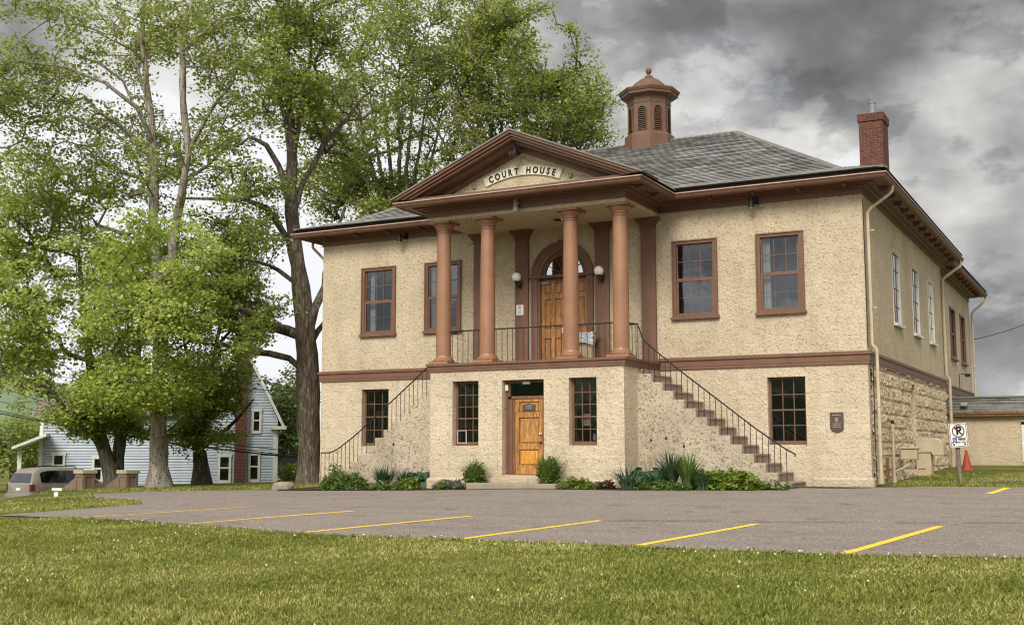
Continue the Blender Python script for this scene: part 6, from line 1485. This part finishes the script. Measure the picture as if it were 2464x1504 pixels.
# verge at the left island and far strips
isl = [G(*p) for p in [(0, 1236), (170, 1226), (340, 1213), (335, 1207), (226, 1200), (215, 1190), (0, 1212)]]
def in_poly(px, py, poly):
    c = np.zeros(len(px), bool); j = len(poly)-1
    for i in range(len(poly)):
        xi, yi, xj, yj = poly[i].x, poly[i].y, poly[j].x, poly[j].y
        c ^= ((yi > py) != (yj > py)) & (px < (xj-xi)*(py-yi)/(yj-yi+1e-12)+xi); j = i
    return c
def strip(n, x0, x1, y0, y1, poly=None, hh=.07, seed=1):
    rng = np.random.default_rng(seed); a = x0+(x1-x0)*rng.random(n); b = y0+(y1-y0)*rng.random(n)
    if poly is not None: k = in_poly(a, b, poly); a, b = a[k], b[k]
    return blade_mesh(a, b, hzv(a, b), hh*(.5+rng.random(len(a))), np.full(len(a), .008), rng), a, b
xs_ = [p.x for p in isl]; ys_ = [p.y for p in isl]; V2, ia, ib = strip(50000, min(xs_), max(xs_), min(ys_), max(ys_), isl, .07, 3)
V3, _, _ = strip(26000, -34, -17.2, -2.0, 9, [G(338, 1183), G(560, 1179), G(765, 1179), Vector((-17.3, 2, 0)), Vector((-18, 9, 0)), Vector((-34, 9, 0)), Vector((-33, 0, 0))], .08, 4)
V4, ra, rb = strip(30000, .35, 13, .45, 8, [Vector((.35, .6, 0)), Vector((1.2, .4, 0)), Vector((13, .5, 0)), Vector((13, 8, 0)), Vector((.35, 8, 0))], .06, 6)
go = fast_mesh('lawn_grass', np.concatenate([V, V2, V3, V4]), 5, 'grass'); tag(go, 'short green lawn grass with dry patches in front of the parking lot', 'grass', None, 'stuff')
# clover blossoms
rng = np.random.default_rng(9); n = 3600; d = 8+14*rng.random(n); lat = (rng.random(n)*2-1)*.48*d; x = CP.x+sin(YAW)*d+cos(YAW)*lat; y = CP.y+cos(YAW)*d-sin(YAW)*lat; edy = np.interp(x, ex, ey)
nv = np.array([noise.noise(Vector((a*.55, b*.55, 20))) for a, b in zip(x, y)]); pr_b = np.where(edy-y < .8, .30, np.where(nv > .26, .12, .006))*np.clip((d-9)/5, .15, 1); k = (y < edy-.02) & (rng.random(n) < pr_b); x, y = x[k], y[k]
ki = rng.random(len(ia)) < .006; x = np.concatenate([x, ia[ki]]); y = np.concatenate([y, ib[ki]]); kr = rng.random(len(ra)) < .0022; x = np.concatenate([x, ra[kr]]); y = np.concatenate([y, rb[kr]])
V = []
for a, b in zip(x, y):
    c = Vector((a, b, hz(a, b)+.05+.025*rng.random())); r = .009+.006*rng.random()
    t = [c+Vector((r, 0, 0)), c+Vector((0, r, 0)), c+Vector((-r, 0, 0)), c+Vector((0, -r, 0))]; u_, dn = c+Vector((0, 0, r*1.2)), c-Vector((0, 0, r))
    for i in range(4): V += [t[i], t[(i+1) % 4], u_, t[i], dn, t[(i+1) % 4]]
co_ = fast_mesh('clover_flowers', np.array([tuple(v) for v in V]), 3, 'flower_white'); tag(co_, 'scattered small white clover blossoms in the lawn', 'flowers', None, 'stuff')

# ---------------------------------------------------------------- distant hills
def hills(name, a0, a1, dist, hfun, mat, seed=0, depth=300):
    m = MB(); n = 90; rows = 8
    for j in range(rows+1):
        for i in range(n+1):
            a = a0+(a1-a0)*i/n; r = dist+depth*j/rows; t = j/rows; h = hfun(a)*(sin(t*pi/2)); p = Vector((CP.x+sin(a)*r, CP.y+cos(a)*r, -4+h*(1+.12*noise.noise(Vector((a*14, t*3, seed))))+noise.fractal(Vector((a*60, t*9, seed)), 1, 2, 3)*2.2)); m.v.append(p)
    for j in range(rows):
        for i in range(n): m.f.append((j*(n+1)+i, j*(n+1)+i+1, (j+1)*(n+1)+i+1, (j+1)*(n+1)+i))
    struct(m.build(name, mat, smooth=False, fix=False))
hills('hills', radians(-75), radians(30), 650, lambda a: 12+55*sst(radians(-38), radians(-52), a)+4*sin(a*9), 'hillgreen', 3)
# wooded slope across the street, behind the photographer (seen in the window panes)
hills('wooded_slope', radians(90), radians(270), 90, lambda a: 18.0+3*noise.noise(Vector((a*7, 0, 0))), 'leaf_dark', 8, 40)
